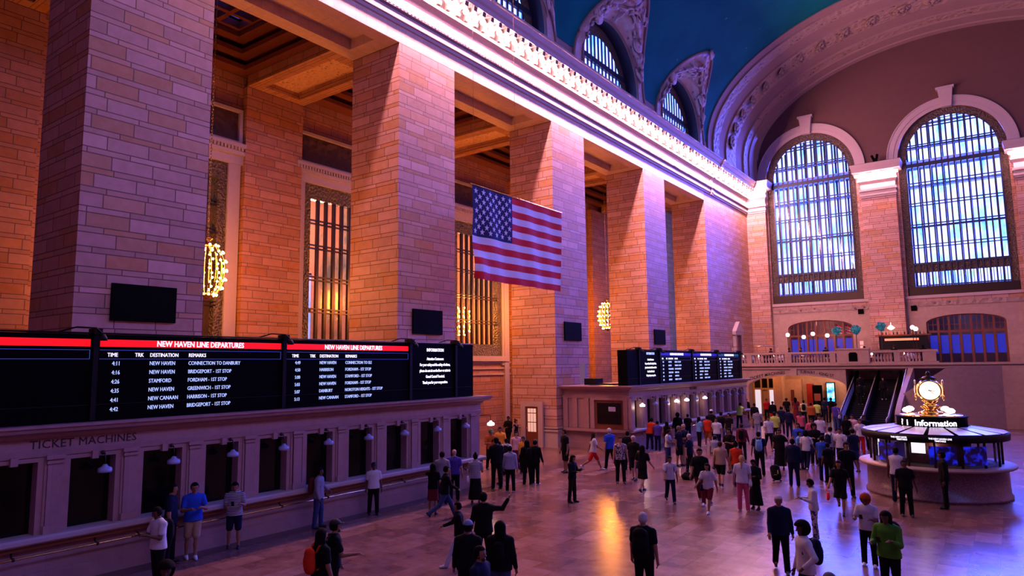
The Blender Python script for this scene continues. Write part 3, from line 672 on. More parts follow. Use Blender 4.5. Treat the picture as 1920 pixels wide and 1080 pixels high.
# ------------------------------------------------------------------ ticket offices
XF = -18.3
def ticket_office(y0, y1, wins, lab, xf, nearface=False, endface=False):
    o = thing('ticket_office', lab, 'ticket counter', ((-22.4+xf)/2, (y0+y1)/2, 0))
    b = MB(); b.box(-22.45, xf-.34, y0+.1, y1-.1, .02, 3.5, 0)
    b.box(-22.45, xf+.02, y0, y1, 0, .38, 0).box(-22.45, xf-.03, y0+.03, y1-.03, .38, 1.02, 0)
    b.build('base_wall', M['counter'], o)
    # front face: piers between windows, full height strips
    f = MB(); last = y0
    for a, c in wins:
        f.box(xf-.34, xf-.05, last, a, 1.2, 2.98); last = c; f.box(xf-.34, xf-.05, a, c, 2.86, 2.98)
    f.box(xf-.34, xf-.05, last, y1, 1.2, 2.98)
    f.box(-22.45, xf-.05, y0, y0+.3, 1.2, 2.98).box(-22.45, xf-.05, y1-.3, y1, 1.2, 2.98); f.build('window_wall', M['counter'], o)
    s = MB().extrude([(xf-.34, 1.0), (xf+.20, 1.04), (xf+.24, 1.08), (xf+.24, 1.16), (xf+.20, 1.2), (xf-.34, 1.21)], 'y', y0-.02, y1+.1)
    s.build('marble_sill', M['moulding'], o)
    MB().box(xf-.03, xf+.12, y0, y1, .93, 1.03).build('wooden_band', M['wood'], o)
    PR = [(0, 2.95), (.06, 2.95), (.08, 3.08), (.03, 3.10), (.03, 3.34), (.10, 3.38), (.14, 3.46), (.34, 3.52), (.38, 3.60), (.42, 3.62), (.42, 3.68), (0, 3.70)]
    ring = [[(-22.45, y0-a, z), (xf-.05+a, y0-a, z), (xf-.05+a, y1+a, z), (-22.45, y1+a, z)] for a, z in PR]
    c = MB().grid(ring, 0, False); c.quad((-22.45, y0-.4, 3.68), (xf+.36, y0-.4, 3.68), (xf+.36, y1+.4, 3.68), (-22.45, y1+.4, 3.68)); c.build('cornice', M['counter'], o)
    mids = [(wins[i][1]+wins[i+1][0])/2 for i in range(len(wins)-1)]
    for m_ in [wins[0][0]-.35]+mids+[wins[-1][1]+.35]:
        p = MB(); w = .15; p.box(xf-.05, xf+.05, m_-w, m_+w, 1.2, 2.98).box(xf-.05, xf+.09, m_-w-.03, m_+w+.03, 2.78, 2.84).box(xf-.05, xf+.10, m_-w-.05, m_+w+.05, 2.88, 2.97).box(xf-.05, xf+.09, m_-w-.04, m_+w+.04, 1.2, 1.38)
        p.build('pilaster', M['counter'], o)
    for a, c in wins:
        w = MB(); w.box(xf-.05, xf+.0, a-.16, a, 1.2, 2.86).box(xf-.05, xf+.0, c, c+.16, 1.2, 2.86).box(xf-.05, xf+.0, a-.16, c+.16, 2.84, 2.93)
        w.box(xf-.05, xf+.025, a-.18, a-.13, 1.2, 2.95).box(xf-.05, xf+.025, c+.13, c+.18, 1.2, 2.95)
        w.box(xf-.02, xf+.09, (a+c)/2-.07, (a+c)/2+.07, 2.80, 2.98)
        fr = w.build('window_surround', M['counter'], o)
        MB().box(xf-.33, xf-.30, a, c, 1.2, 2.86).build('dark_glass', M['darkglass'], fr)
    return o
W1 = [(7.28, 8.3), (8.98, 10.0), (10.68, 11.67), (12.37, 13.32), (14.06, 15.08), (15.77, 16.8), (17.5, 18.5), (19.25, 20.26), (20.96, 21.97)]
W1 = [(2.2, 3.2), (3.9, 4.9), (5.6, 6.6)]+W1
to1 = ticket_office(.5, 22.85, W1, 'near marble ticket counter with dark windows under the large departure board', XF)
def ticket_label(name, txt, y, z, parent, size, align='RIGHT', x=XF-.015): return lettering(name, txt, (x, y, z), size, '+x', M['letter'], parent, align, 1.05)
ticket_label('carved_lettering', 'TICKET MACHINES', 8.79, 3.14, to1, .27)
W2 = [(36.72, 37.55), (38.40, 39.40), (40.10, 41.10), (41.80, 42.62), (43.45, 44.30), (45.05, 45.92), (46.75, 47.65), (48.5, 49.4), (50.2, 51.1), (51.9, 52.8), (53.6, 54.5), (55.3, 56.2)]
to2 = ticket_office(36.1, 57.6, W2, 'far marble ticket counter with lamps under the blue departure board', -17.95)
ticket_label('carved_lettering', 'MACHINES', 46.6, 3.16, to2, .27, 'RIGHT', -17.96)
# booth window in the near end of the far counter
e = MB(); e.box(-20.2, -18.3, 36.02, 36.1, 1.2, 2.86); wd = e.build('ticket_booth_window', M['wood'], to2)
MB().box(-20.02, -18.48, 35.98, 36.02, 1.5, 2.7).box(-19.6, -18.75, 35.95, 35.99, 1.82, 1.97).build('glass', M['darkglass'], wd)
MB().box(-19.25, -18.8, 35.955, 35.975, 2.22, 2.48).build('notice', mat('pale_notice', (.5, .5, .75), .6), wd)
e = MB()
for (a, c, z0, z1) in ((-20.45, -20.2, 1.2, 3.0), (-18.3, -18.05, 1.2, 3.0), (-20.45, -18.05, 2.86, 3.0)): e.box(a, c, 35.95, 36.1, z0, z1)
e.box(-22.3, -18.0, 35.9, 36.1, 1.02, 1.18)
for x in (-22.2, -21.55, -20.75, -17.98): e.box(x-.16, x+.16, 36.0, 36.1, 1.2, 2.95)
e.build('stone_surround', M['counter'], to2)
# dark marble strip in front of the counters
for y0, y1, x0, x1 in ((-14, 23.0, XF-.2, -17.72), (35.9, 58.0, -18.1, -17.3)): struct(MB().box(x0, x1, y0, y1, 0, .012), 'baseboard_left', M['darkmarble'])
# brass rails
def brass_rail(y0, y1, x, lab):
    o = MB().tube([(x, y0, .80), (x, y1, .80)], .022, 8).build('brass_rail', M['brass'], None, lab, 'rail')
    for y in np.arange(y0+.4, y1, 1.72):
        MB().tube([(x-.16, y, .93), (x-.13, y, .84), (x-.02, y, .80)], .022, 6).sphere((x, y, .8), .045, 8).build('bracket', M['bronze'], o)
brass_rail(.6, 22.4, XF+.22, 'brass rail along the front of the near ticket counter'); brass_rail(37, 57, -17.72, 'brass rail along the front of the far ticket counter')
# hanging lamps of the ticket windows
def window_lamp(x, y, z, lit, label, group, d=(1, 0), rc=.16):
    o = thing('hanging_lamp', label, 'lamp', (x, y, z), group)
    dx, dy = d
    MB().tube([(x-dx*rc, y-dy*rc, z+.42), (x-dx*.03, y-dy*.03, z+.40), (x, y, z+.30), (x, y, z+.14)], .016, 6).sphere((x-dx*(rc-.02), y-dy*(rc-.02), z+.42), .055, 8).build('bracket', M['bronze'], o)
    MB().lathe((x, y, z), [(.03, .15), (.055, .13), (.065, .10), (.15, .06), (.16, 0.0), (.15, -.04), (.10, -.05)], 16).build('glass_shade', M['globe'] if lit else M['lampglass'], o)
    if lit: point('ticket_lamp_light', (x, y, z-.14), 10, (1, .62, .42), .06)
    return o
for k, (a, c) in enumerate(W1[3:]):
    nm = ['first', 'second', 'third', 'fourth', 'fifth', 'sixth', 'seventh', 'eighth', 'last'][k]
    window_lamp(XF+.22, a+.68, 2.50, False, 'unlit glass lamp hanging in the %s window of the near ticket counter' % nm, 'unlit lamps of the near ticket counter')
for k, (a, c) in enumerate(W2):
    lit = k in (0, 3, 4, 6); nm = ['first', 'second', 'third', 'fourth', 'fifth', 'sixth', 'seventh', 'eighth', 'ninth', 'tenth', 'eleventh', 'last'][k]
    window_lamp(-17.65, (a+c)/2, 2.52, lit, '%s glass lamp over the %s window of the far ticket counter' % ('lit' if lit else 'unlit', nm), 'lamps of the far ticket counter')
window_lamp(-18.42, 23.72, 2.42, True, 'lit white lamp on a long arm at the passage end of the near counter', None, (0, 1), .84)
# ------------------------------------------------------------------ departure boards
def board(y0, y1, z0, z1, x, lab, secs):
    o = thing('departure_board', lab, 'departure board', (x-.3, (y0+y1)/2, z0))
    MB().box(x-.62, x, y0, y1, z0, z1).build('cabinet', M['black'], o)
    t = MB()
    t.tube([(x-.05, y0, z1+.03), (x-.05, y1, z1+.03)], .025, 6)
    for y in secs: t.box(x, x+.05, y-.06, y+.06, z0+.02, z1).box(x-.2, x+.14, y-.09, y+.09, z1, z1+.14); t.tube([(x-.3, y-.75, z1+.04), (x-.1, y-.4, z1+.17), (x+.12, y-.05, z1+.15), (x+.2, y+.05, z1+.02)], .02, 5)
    t.box(x, x+.02, y0, y1, z0+.38, z0+.40)
    t.build('frame', M['blackmetal'], o)
    for y in secs:
        s = MB().lathe((x+.22, y+.07, z1-.16), [(.04, .16), (.09, .08), (.10, 0)], 10); s.build('spotlight', M['blackmetal'], o)
    return o
ZB0, ZB1 = 3.70, 5.80
b1 = board(.6, 22.2, ZB0, ZB1, -18.15, 'large black departure board with red headers on the near ticket counter', [7.62, 13.02, 18.52, 21.1])
def section(bd, y0, w, x, head, rows, hdr, ztop, tmat, big=True):
    MB().box(x, x+.012, y0+.1, y0+w-.12, ztop-.30, ztop-.12).build('header_panel', hdr, bd)
    lettering('header_text', head, (x+.016, y0+w*.5+.05, ztop-.275), .205, '+x', M['textwhite'], bd, 'CENTER', 1.0, .86, 1, .004)
    fr = MB()
    for (a, c, z, zz) in ((y0+.1, y0+w-.12, ztop-.385, ztop-.375), (y0+.1, y0+w-.12, ztop-.605, ztop-.595), (y0+w-.13, y0+w-.12, ztop-.605, ztop-.375)): fr.box(x, x+.01, a, c, z, zz)
    fr.build('heading_frame', M['blueline'], bd)
    k = w/5.45
    for txt, yy in (('TIME', .28), ('TRK', .95), ('DESTINATION', 1.33), ('REMARKS', 2.38)): lettering('column_heading', txt, (x+.014, y0+yy*k, ztop-.545), .14, '+x', M['textwhite'], bd, 'LEFT', 1, .84, 1, 0)
    for col, yy in ((0, .40), (1, 1.33), (2, 2.38)):
        for q_, r in enumerate(rows): lettering('timetable_entry', r[col], (x+.012, y0+yy*k, ztop-.76-.226*q_), .145, '+x', tmat, bd, 'LEFT', 1.0, .80, 1, 0)
R1 = [('4:11', 'NEW HAVEN', 'CONNECTION TO DANBURY'), ('4:16', 'NEW HAVEN', 'BRIDGEPORT - 1ST STOP'), ('4:26', 'STAMFORD', 'FORDHAM - 1ST STOP'), ('4:35', 'NEW HAVEN', 'GREENWICH - 1ST STOP'), ('4:41', 'NEW CANAAN', 'HARRISON - 1ST STOP'), ('4:42', 'NEW HAVEN', 'BRIDGEPORT - 1ST STOP')]
R2 = [('4:49', 'NEW HAVEN', 'CONNECTION TO SLE'), ('4:50', 'HARRISON', 'FORDHAM - 1ST STOP'), ('5:00', 'NEW HAVEN', 'STAMFORD - 1ST STOP'), ('5:03', 'NEW HAVEN', 'FORDHAM - 1ST STOP'), ('5:07', 'DANBURY', 'NOROTON HEIGHTS - 1ST STOP'), ('5:13', 'NEW CANAAN', 'STAMFORD - 1ST STOP')]
XBd = -18.148
section(b1, 7.62, 5.4, XBd, 'NEW HAVEN LINE DEPARTURES', R1, M['redlit'], ZB1, M['textlit'])
section(b1, 13.02, 5.5, XBd, 'NEW HAVEN LINE DEPARTURES', R2, M['redlit'], ZB1, M['textlit'])
MB().box(XBd, XBd+.012, 2.2, 7.5, ZB1-.30, ZB1-.12).build('header_panel', M['redlit'], b1)
fr = MB().box(XBd, XBd+.01, 2.2, 7.5, ZB1-.385, ZB1-.375).box(XBd, XBd+.01, 2.2, 7.5, ZB1-.605, ZB1-.595).box(XBd, XBd+.01, 7.49, 7.5, ZB1-.605, ZB1-.375); fr.build('heading_frame', M['blueline'], b1)
lettering('information_heading', 'INFORMATION', (XBd+.014, 19.88, ZB1-.30), .17, '+x', M['textwhite'], b1, 'CENTER', 1, .84, 1, .003)
lettering('information_text', 'Attention Customers:\nFor your safety and the safety of others,\nplease do not sit on the floor or stairs in\nGrand Central Terminal.\nThank you for your cooperation.', (XBd+.014, 19.88, ZB1-.63), .145, '+x', M['textwhite'], b1, 'CENTER', .93, .80, 1.55, .003)
b2 = board(36.05, 56.75, ZB0, 5.76, -18.0, 'blue and black departure board on the far ticket counter', [37.6, 40.6, 46.0, 51.0, 56.2])
XB2 = -17.998
R3 = [('5:04', 'CROTON', 'HARLEM - 1ST STOP'), ('5:20', 'BEACON', 'YONKERS - 1ST STOP'), ('5:21', 'POUGHKEEPSIE', 'CROTON HARMON'), ('5:25', 'TARRYTOWN', 'MARBLE HILL'), ('5:40', 'BEACON', 'GREYSTONE'), ('5:42', 'CROTON', 'HARLEM - 1ST STOP')]
lettering('information_heading', 'INFORMATION', (XB2+.014, 39.2, 5.50), .2, '+x', M['textlit'], b2, 'CENTER', 1, .84, 1, .004)
lettering('information_text', 'Attention Customers:\nFor your safety and the safety of others,\nplease do not sit on the floor or stairs in\nGrand Central Terminal.\nThank you for your cooperation.', (XB2+.014, 39.2, 5.15), .15, '+x', M['textwhite'], b2, 'CENTER', .93, .72, 1.6, .006)
section(b2, 40.6, 5.3, XB2, 'HUDSON LINE DEPARTURES', R3, M['bluelit'], 5.76, M['textlit'])
section(b2, 46.1, 5.0, XB2, 'HARLEM LINE DEPARTURES', R3, M['bluelit'], 5.76, M['textlit'])
section(b2, 51.2, 4.9, XB2, 'HARLEM LINE DEPARTURES', R3, mat('lit_teal_header', (.0, .1, .2), .5, emit=(.0, .06, .16), es=.9), 5.76, M['textlit'])
# clutter on top of the far counter beside its board
for k, (y, z, lab) in enumerate(((36.6, .12, 'small black equipment case on top of the far ticket counter'), )):
    MB().box(-21.2, -20.4, y, y+.9, 3.71, 4.1).box(-20.3, -19.2, y+.1, y+.6, 3.71, 3.8).build('equipment_case', M['blackmetal'], None, lab, 'case')
MB().box(-22.1, -21.7, 37.6, 37.75, 3.71, 5.0).build('ventilation_cabinet', mat('grey_blue_metal', (.25, .28, .4), .5), None, 'slim grey blue cabinet on the far counter beside the pier', 'cabinet')
# black screens on the piers
for k, y in enumerate((9.78, 23.02, 36.42, 49.72)):
    o = MB().box(XW+.02, XW+.10, y, y+2.04, 6.45, 7.62, 0).build('wall_screen', M['black'], None, ['black blank screen on the nearest pier', 'black blank screen on the pier left of the flag', 'black blank screen on the pier below the flag', 'black blank screen on the pier above the far departure board'][k], 'screen', 'blank screens on the piers')
# ------------------------------------------------------------------ the flag
FX, FY0, FY1, FZ0, FZ1 = -20.0, 24.5, 32.4, 8.98, 13.44
NU, NV = 52, 26
def fpt(u, v):
    y = FY0+(FY1-FY0)*u-(.0+.35*(1-v))*u*.6; z = FZ1-(FZ1-FZ0-(.0 if u > .04 else 0))*(1-v)-.0
    x = FX+.05*math.sin(u*13)*(1-v)+.22*(1-v)*math.exp(-((u-.06)/.07)**2)*math.sin((1-v)*9)+.03*math.sin(u*30+v*4)
    return (x, y, z)
fm = MB()
for i in range(NU):
    for j in range(NV):
        u0, u1, v0, v1 = i/NU, (i+1)/NU, j/NV, (j+1)/NV
        st = int((1-(v0+v1)/2)*13); mi = 2 if (u1 <= .4039 and (1-(v0+v1)/2) < 7/13) else (0 if st % 2 == 0 else 1)
        fm.quad(fpt(u0, v0), fpt(u1, v0), fpt(u1, v1), fpt(u0, v1), mi)
cu, cv = 21/52, 7/13
for r in range(9):
    for c in range(6 if r % 2 == 0 else 5):
        u = cu*((2*c+1+(r % 2))/12); v = 1-cv*((r+1)/10)
        for side in (.02, -.02):
            P = []
            for k in range(10):
                a = math.pi/2+k*math.pi/5; rr = .165 if k % 2 == 0 else .066
                P.append((u+rr*math.cos(a)/(FY1-FY0), v+rr*math.sin(a)/(FZ1-FZ0)))
            V = [(fpt(*p)[0]+side, fpt(*p)[1], fpt(*p)[2]) for p in P]+[(fpt(u, v)[0]+side, fpt(u, v)[1], fpt(u, v)[2])]
            fm.add(V, [(k, (k+1) % 10, 10) for k in range(10)], 3)
fw = mat('flag_white_cloth', (.72, .70, .86), .8, var=.05); fr_ = mat('flag_red_cloth', (.62, .006, .01), .8, var=.1); fb = mat('flag_blue_cloth', (.010, .012, .10), .8, var=.1)
flag = thing('hanging_flag', 'large flag with red and white stripes and white stars hanging from wires before the piers', 'flag', (FX, 28.4, FZ0))
fm.build('cloth', [fr_, fw, fb, fw], flag)
MB().tube([(FX, FY0-.18, FZ1+.03), (FX, FY1+.05, FZ1+.03)], .035, 8).build('pole', M['brass'], flag)
wr = MB()
for y in (24.6, 28.0): wr.tube([(FX, y, FZ1), (FX, y, 30.6)], .010, 4)
wr.build('suspension_wires', mat('thin_steel_wire', (.35, .2, .12), .4, .6), flag)
# ------------------------------------------------------------------ chandeliers
def chandelier(x, y, z, lab):
    """z: middle of the melon-shaped body"""
    o = thing('chandelier', lab, 'chandelier', (x, y, z-1.45), 'melon shaped bulb chandeliers of the aisle')
    H, R = 1.15, .68
    def rad(t): return R*math.sqrt(max(0, 1-(t*.93)**2))*(1 if t < 0 else 1)+.10
    ch = MB(); zz = z+H+.3
    k = 0
    while zz < 23.4:
        ch.tube([(x+.035*math.cos(a)*(1 if k % 2 else 0), y+.035*math.cos(a)*(0 if k % 2 else 1), zz+.09*math.sin(a)) for a in np.linspace(0, 2*math.pi, 9)[:-1]], .014, 4, 0, True); zz += .15; k += 1
    ch.build('chain', M['brass'], o)
    MB().lathe((x, y, z), [(.05, H+.42), (.2, H+.36), (.22, H+.28), (.14, H+.22), (.18, H+.1), (.30, H+.0), (.28, H-.06)], 18).build('crown', M['brass'], o)
    MB().lathe((x, y, z), [(.02, -H-.22), (.14, -H-.14), (.30, -H-.04), (.32, -H+.03), (.26, -H+.08)], 18).build('base_bowl', M['brass'], o)
    for i in range(16):
        a = 2*math.pi*i/16
        MB().tube([(x+rad(t)*math.cos(a), y+rad(t)*math.sin(a), z+H*t) for t in np.linspace(-1, 1, 15)], .016, 5).build('gilt_rib', M['brass'], o)
    bm = MB().sphere((0, 0, 0), .055, 8).mesh('bulb', M['warmbulb'])
    for t, n in ((.98, 10), (.72, 14), (.36, 14), (0, 16), (-.36, 14), (-.70, 14), (-.98, 12)):
        for i in range(n):
            a = 2*math.pi*(i+.5*(int(t*10) % 2))/n; r = rad(t)+.08
            q = bpy.data.objects.new('bulb', bm); COL.objects.link(q); q.parent = o; q.location = (r*math.cos(a), r*math.sin(a), z+H*t-(z-1.45))
    point('chandelier_light', (x, y, z), 2500, WARM, .8)
    return o
chandelier(-29.3, 16.8, 9.4, 'glowing chandelier in the first opening, half hidden by the nearest pier')
chandelier(-29.3, 30.8, 9.4, 'glowing chandelier behind the pier left of the flag')
chandelier(-29.3, 43.3, 9.4, 'glowing chandelier behind the pier beside the flag')
chandelier(-29.3, 55.0, 9.3, 'glowing chandelier in the fourth opening right of the flag')
chandelier(-36.5, 43.2, 8.6, 'glowing chandelier seen through the bronze grille left of the flag')
# ------------------------------------------------------------------ doors
def door(x0, x1, y, z1, lab, idx):
    o = thing('door_%d' % idx, None, None, ((x0+x1)/2, y, 0)); o['kind'] = 'structure'
    MB().box(x0, x1, y-.06, y+.02, 0, z1).build('leaf', M['wood'], o)
    g = MB(); w = (x1-x0-.3)/3
    for i in range(3):
        for (a, c) in ((.9, 1.45), (1.5, 2.0), (2.05, z1-.12)): g.box(x0+.15+i*w+.02, x0+.15+(i+1)*w-.02, y-.075, y-.05, a, c)
    g.build('lit_glass_panes', mat('lit_door_pane', (.8, .6, .5), .4, emit=(.62, .42, .34), es=.7), o)
    f = MB().box(x0-.34, x0, y-.12, y+.02, 0, z1+.28).box(x1, x1+.34, y-.12, y+.02, 0, z1+.28).box(x0-.34, x1+.34, y-.12, y+.02, z1, z1+.30); f.build('stone_frame', M['moulding'], o)
    MB().sphere((x0+.1, y-.1, 1.1), .04, 8).build('door_handle', M['brass'], o)
door(-24.62, -23.68, 35.28, 2.42, '', 1)
# doorway with pediment on the long wall above the balcony
o = thing('door_2', None, None, (XW, 69.6, 4.5)); o['kind'] = 'structure'
MB().box(XW, XW+.12, 68.9, 69.0+1.3, 4.5, 7.6).build('leaf', M['wood'], o)
MB().box(XW, XW+.3, 68.55, 68.9, 4.5, 7.9).box(XW, XW+.3, 70.3, 70.65, 4.5, 7.9).box(XW, XW+.35, 68.4, 70.8, 7.75, 8.1).extrude([(68.4, 8.1), (70.8, 8.1), (69.6, 9.1)], 'x', XW, XW+.4).build('pediment_frame', M['moulding'], o)
# ------------------------------------------------------------------ balcony at the end of the hall
YB = 62.0; ZBAL = 4.5
b = MB(); arch_wall(b, YB, XW, -11.2, 0, 4.42, [(-15.2, 3.95, 0, 2.9, .92)], .9, .25)
b.quad((-11.2, YB, 0), (-11.2, YB+3, 0), (-11.2, YB+3, 4.4), (-11.2, YB, 4.4)).quad((-11.2, YB+3, 0), (XE, YB+3, 0), (XE, YB+3, 4.4), (-11.2, YB+3, 4.4))
b.box(XW, XE, YB-.02, YB+.9, 4.4, 4.75).box(XW, XE, YB+.9, YE, 4.2, ZBAL)
b.box(XW, XE, YB-.22, YB+.1, 4.62, 4.78).box(XW, XE, YB-.12, YB+.1, 4.36, 4.44)
b.box(-15.5, -15.0, YB-.12, YB, 3.82, 4.4)
struct(b, 'wall_end.002', M['plain'])
bal = thing('stone_balustrade', 'pale stone balustrade along the edge of the far balcony', 'balustrade', (-12, YB, 4.75))
MB().box(XW, -4.6, YB-.12, YB+.22, 5.62, 5.80).box(XW, -4.6, YB-.08, YB+.18, 4.75, 4.9).build('rails', M['plain'], bal)
PP = [(-20.3, .5), (-17.1, .5), (-13.75, .55), (-11.3, .5)]
for x, w in [(-22.2, .5), (-18.95, .42), (-15.6, .42), (-12.1, .42), (-7.4, .42), (-5.2, .9)]: MB().box(x-w/2, x+w/2, YB-.1, YB+.2, 4.9, 5.62).build('pedestal', M['plain'], bal)
pd = MB().box(-11.75, -9.35, YB-.25, YB+.25, 4.75, 5.98).box(-11.8, -9.3, YB-.3, YB+.3, 5.90, 6.02); pd = pd.build('centre_pedestal', M['plain'], bal)
MB().extrude([(-10.85, 4.95), (-10.2, 4.95), (-10.2, 5.55), (-10.3, 5.68), (-10.75, 5.68), (-10.85, 5.55)], 'y', YB-.27, YB-.24).build('dark_niche', M['black'], pd)
bm = MB().lathe((0, 0, 0), [(.08, 0), (.08, .06), (.05, .09), (.10, .24), (.10, .32), (.05, .5), (.045, .58), (.08, .62), (.08, .72)], 10).mesh('baluster', M['plain'])
for x0, x1, n in ((-21.9, -19.25, 9), (-18.65, -15.9, 11), (-15.3, -12.4, 12), (-9.1, -7.7, 6), (-7.1, -5.75, 6)):
    for k in range(n):
        o = bpy.data.objects.new('baluster', bm); COL.objects.link(o); o.parent = bal; o.location = Vector((x0+(x1-x0)*(k+.5)/n, YB+.05, 4.9))-WL(bal)
# lettering on the arch
we = bpy.data.objects['wall_end.002']
def on_arch(xc, dz): return lambda X: -((X+xc+15.2)/3.95)**2*.55
lettering('carved_lettering', 'TICKET MACHINES', (-19.0, YB-.02, 3.98), .36, '-y', M['letter'], we, 'LEFT', 1.08, .93, 1, .004, lambda X: -((X-19.0+15.2)/3.95)**2*.62)
lettering('carved_lettering', 'SUBWAY - 42ND ST', (-14.75, YB-.02, 4.02), .34, '-y', M['letter'], we, 'LEFT', 1.05, .85, 1, .004, lambda X: -((X-14.75+15.2)/3.95)**2*.62)
lettering('carved_lettering', 'LOST BAGGAGE', (-9.9, YB+2.97, 4.02), .25, '-y', M['letter'], we, 'LEFT', 1.05, .9, 1, .004)
# passage behind the arch
b = MB(); PO = stone('passage_stone', (1.0, .82, .62), 6, .99, 9, .001, .5, 0)
b.quad((-20.9, 68, 0), (-9, 68, 0), (-9, 68, 4.2), (-20.9, 68, 4.2)).quad((-20.9, YB+.9, 0), (-20.9, 68, 0), (-20.9, 68, 4.2), (-20.9, YB+.9, 4.2))
b.box(-18.2, -17.4, 66.2, 68, 0, 4.2).box(-17.4, -16.0, 67.4, 68, 0, 3.4)
struct(b, 'wall_end.003', PO)
lettering('carved_lettering', 'SUBWAY SHUTTLE', (-15.0, 67.95, 3.62), .42, '-y', M['letter'], bpy.data.objects['wall_end.003'], 'LEFT', 1.05, .9, 1, .004)
dr = thing('door_3', None, None, (-19.5, 67.9, 0)); dr['kind'] = 'structure'
f = MB()
for x in (-20.45, -19.75, -19.1, -18.4): f.box(x-.07, x+.07, 67.8, 67.95, 0, 3.55)
for z in (2.45, 3.5): f.box(-20.5, -18.35, 67.8, 67.95, z-.08, z+.08)
f.build('frame', mat('pale_door_frame', (.62, .46, .30), .5), dr)
MB().box(-20.4, -19.8, 67.9, 67.94, .1, 2.4).box(-19.05, -18.45, 67.9, 67.94, .1, 2.4).build('lit_glass', mat('lit_passage_glass', (.7, .7, .75), .4, emit=(.8, .75, .9), es=.8), dr)
MB().box(-20.4, -18.4, 67.9, 67.94, 2.55, 3.45).build('dark_transom', M['darkglass'], dr)
MB().box(-16.95, -16.65, 67.36, 67.4, 1.3, 2.4).build('wall_plaque', M['wood'], None, 'small dark plaque on the pink passage wall', 'plaque')
MB().box(-15.65, -15.05, 67.8, 67.95, .2, 2.95).build('poster_panel', mat('red_poster', (.45, .02, .01), .5), None, 'plain red panel on the passage wall under the balcony', 'poster')
o = MB().box(-14.95, -14.15, 66.9, 67.15, 0, 2.85).build('display_stand', M['black'], None, 'black display stand under the balcony', 'sign stand')
MB().box(-14.82, -14.28, 66.87, 66.9, 1.45, 2.1).build('notice', mat('dim_notice', (.32, .10, .09), .6), o)
o = MB().box(-13.95, -13.2, 67.7, 67.9, 1.3, 3.1).build('light_box', M['blackmetal'], None, 'glowing cyan and white advertising light box under the balcony', 'light box')
t = NT('cyan_backlit_poster'); oc = t.node('ShaderNodeTexCoord').outputs['Object']; c = t.ramp(t.noise(1.6, 2, oc), [(.35, (.02, .10, .9)), (.48, (.05, .55, .85)), (.6, (.8, 1, .95))]); t.set(color=(.1, .2, .3), emit=c, es=1.8)
MB().box(-13.88, -13.27, 67.67, 67.7, 1.38, 3.02).build('backlit_poster', t.m, o)
MB().box(-17.0, -15.9, 67.9, 67.96, 3.2, 3.3).build('fluorescent_lamp', M['globe'], None, 'thin white fluorescent lamp on the passage wall', 'lamp') if False else None
point('passage_light', (-19.3, 65.2, 3.8), 90, (1, .34, .12), .25)
point('passage_light', (-15.6, 65.2, 3.9), 150, (1, .40, .22), .25)
point('passage_light', (-12.6, 66.2, 3.9), 130, (1, .55, .45), .25)
# ------------------------------------------------------------------ escalators and marble stair wall
esc = thing('escalator', 'dark escalator bank with pale side panels climbing under the far balcony', 'escalator', (-9.2, 59, 0))
Y0, Y1, sl = 55.9, 64.6, .39
def ez(y): return max(0, (y-Y0)*sl)
for k, x in enumerate((-10.75, -9.15, -7.5)):
    s = MB(); pts = [(Y0-1.1, .0), (Y0-1.1, .72), (Y0-.6, .9), (Y0, .92), (Y1, .92+ez(Y1)), (Y1, ez(Y1)-.3), (Y0, 0)]
    s.extrude(pts, 'x', x-.09, x+.09); w = s.build('balustrade', M['blackmetal'], esc)
    MB().tube([(x, Y0-.9, .55), (x, Y0-1.15, .62), (x, Y0-1.1, .86), (x, Y0-.6, .97), (x, Y0, 1.0), (x, Y1, 1.0+ez(Y1))], .035, 6).build('handrail', mat('pale_handrail', (.55, .45, .35), .3), w)
    if k != 1:
        xx = x+(.10 if k == 0 else -.10); xs_ = -1
        MB().extrude([(Y0+.6, .30+ez(Y0+.6)), (Y0+.6, .86+ez(Y0+.6)), (Y1-2.6, .86+ez(Y1-2.6)), (Y1-2.6, .30+ez(Y1-2.6))], 'x', xx-.012, xx+.012).build('pale_panel', mat('pale_lilac_panel', (.50, .50, .78), .5), w)
for k, (xa, xb) in enumerate(((-10.66, -9.24), (-9.06, -7.59))):
    s = MB(); n = 26
    for i in range(n):
        y = Y0+(Y1-Y0)*i/n; s.box(xa, xb, y, y+(Y1-Y0)/n, max(0, ez(y)-.3), ez(y)+.17)
    s.box(xa, xb, Y0-1.1, Y0, 0, .02); s.build('steps', M['blackmetal'], esc)
# curved marble wall right of the escalators
n = 40; G = []
def cw(t):
    a = math.pi*.5*t; x = -7.1+3.9*(1-math.cos(a)); y = 62-4.6*math.sin(a)*1.0; y = 56.2+5.6*(1-math.sin(a)) if False else 61.6-5.2*math.sin(a); return x, y
sw = MB(); P = []
for i in range(n+1):
    t = i/n; x = -7.15+.5*t; y = 56.3+5.7*t; z = 1.1+3.3*min(1, t*1.02)**.8; P.append((x, y, z))
Q = [(-6.65+3.2*math.sin(math.pi/2*t), 62-.9*(1-math.cos(math.pi/2*t))-2.2*t, 4.4+.1*t) for t in np.linspace(0, 1, 16)]
for (x, y, z) in P: G.append([(x, y, 0), (x, y, z), (x+.35, y+.02, z), (x+.35, y+.02, 0)])
sw.grid(G, 0, False); sw.quad(*[G[0][k] for k in (0, 1, 2, 3)])
st = sw.build('stair_wall', M['plain'], None, 'purple lit marble wall sweeping up beside the escalators', 'wall')
G = [[(x, y, 0), (x, y, z), (x, y+.3, z), (x, y+.3, 0)] for x, y, z in [(-6.9+.62*k, 58.2+3.2*math.sin(min(1, k/9)*math.pi/2)*0+2.9*(1-math.cos(min(1, k/10)*math.pi/2)), min(4.5, 2.4+.42*k)) for k in range(0, 17)]]
m = MB().grid(G, 0, False); m.build('curved_flank', M['plain'], st)
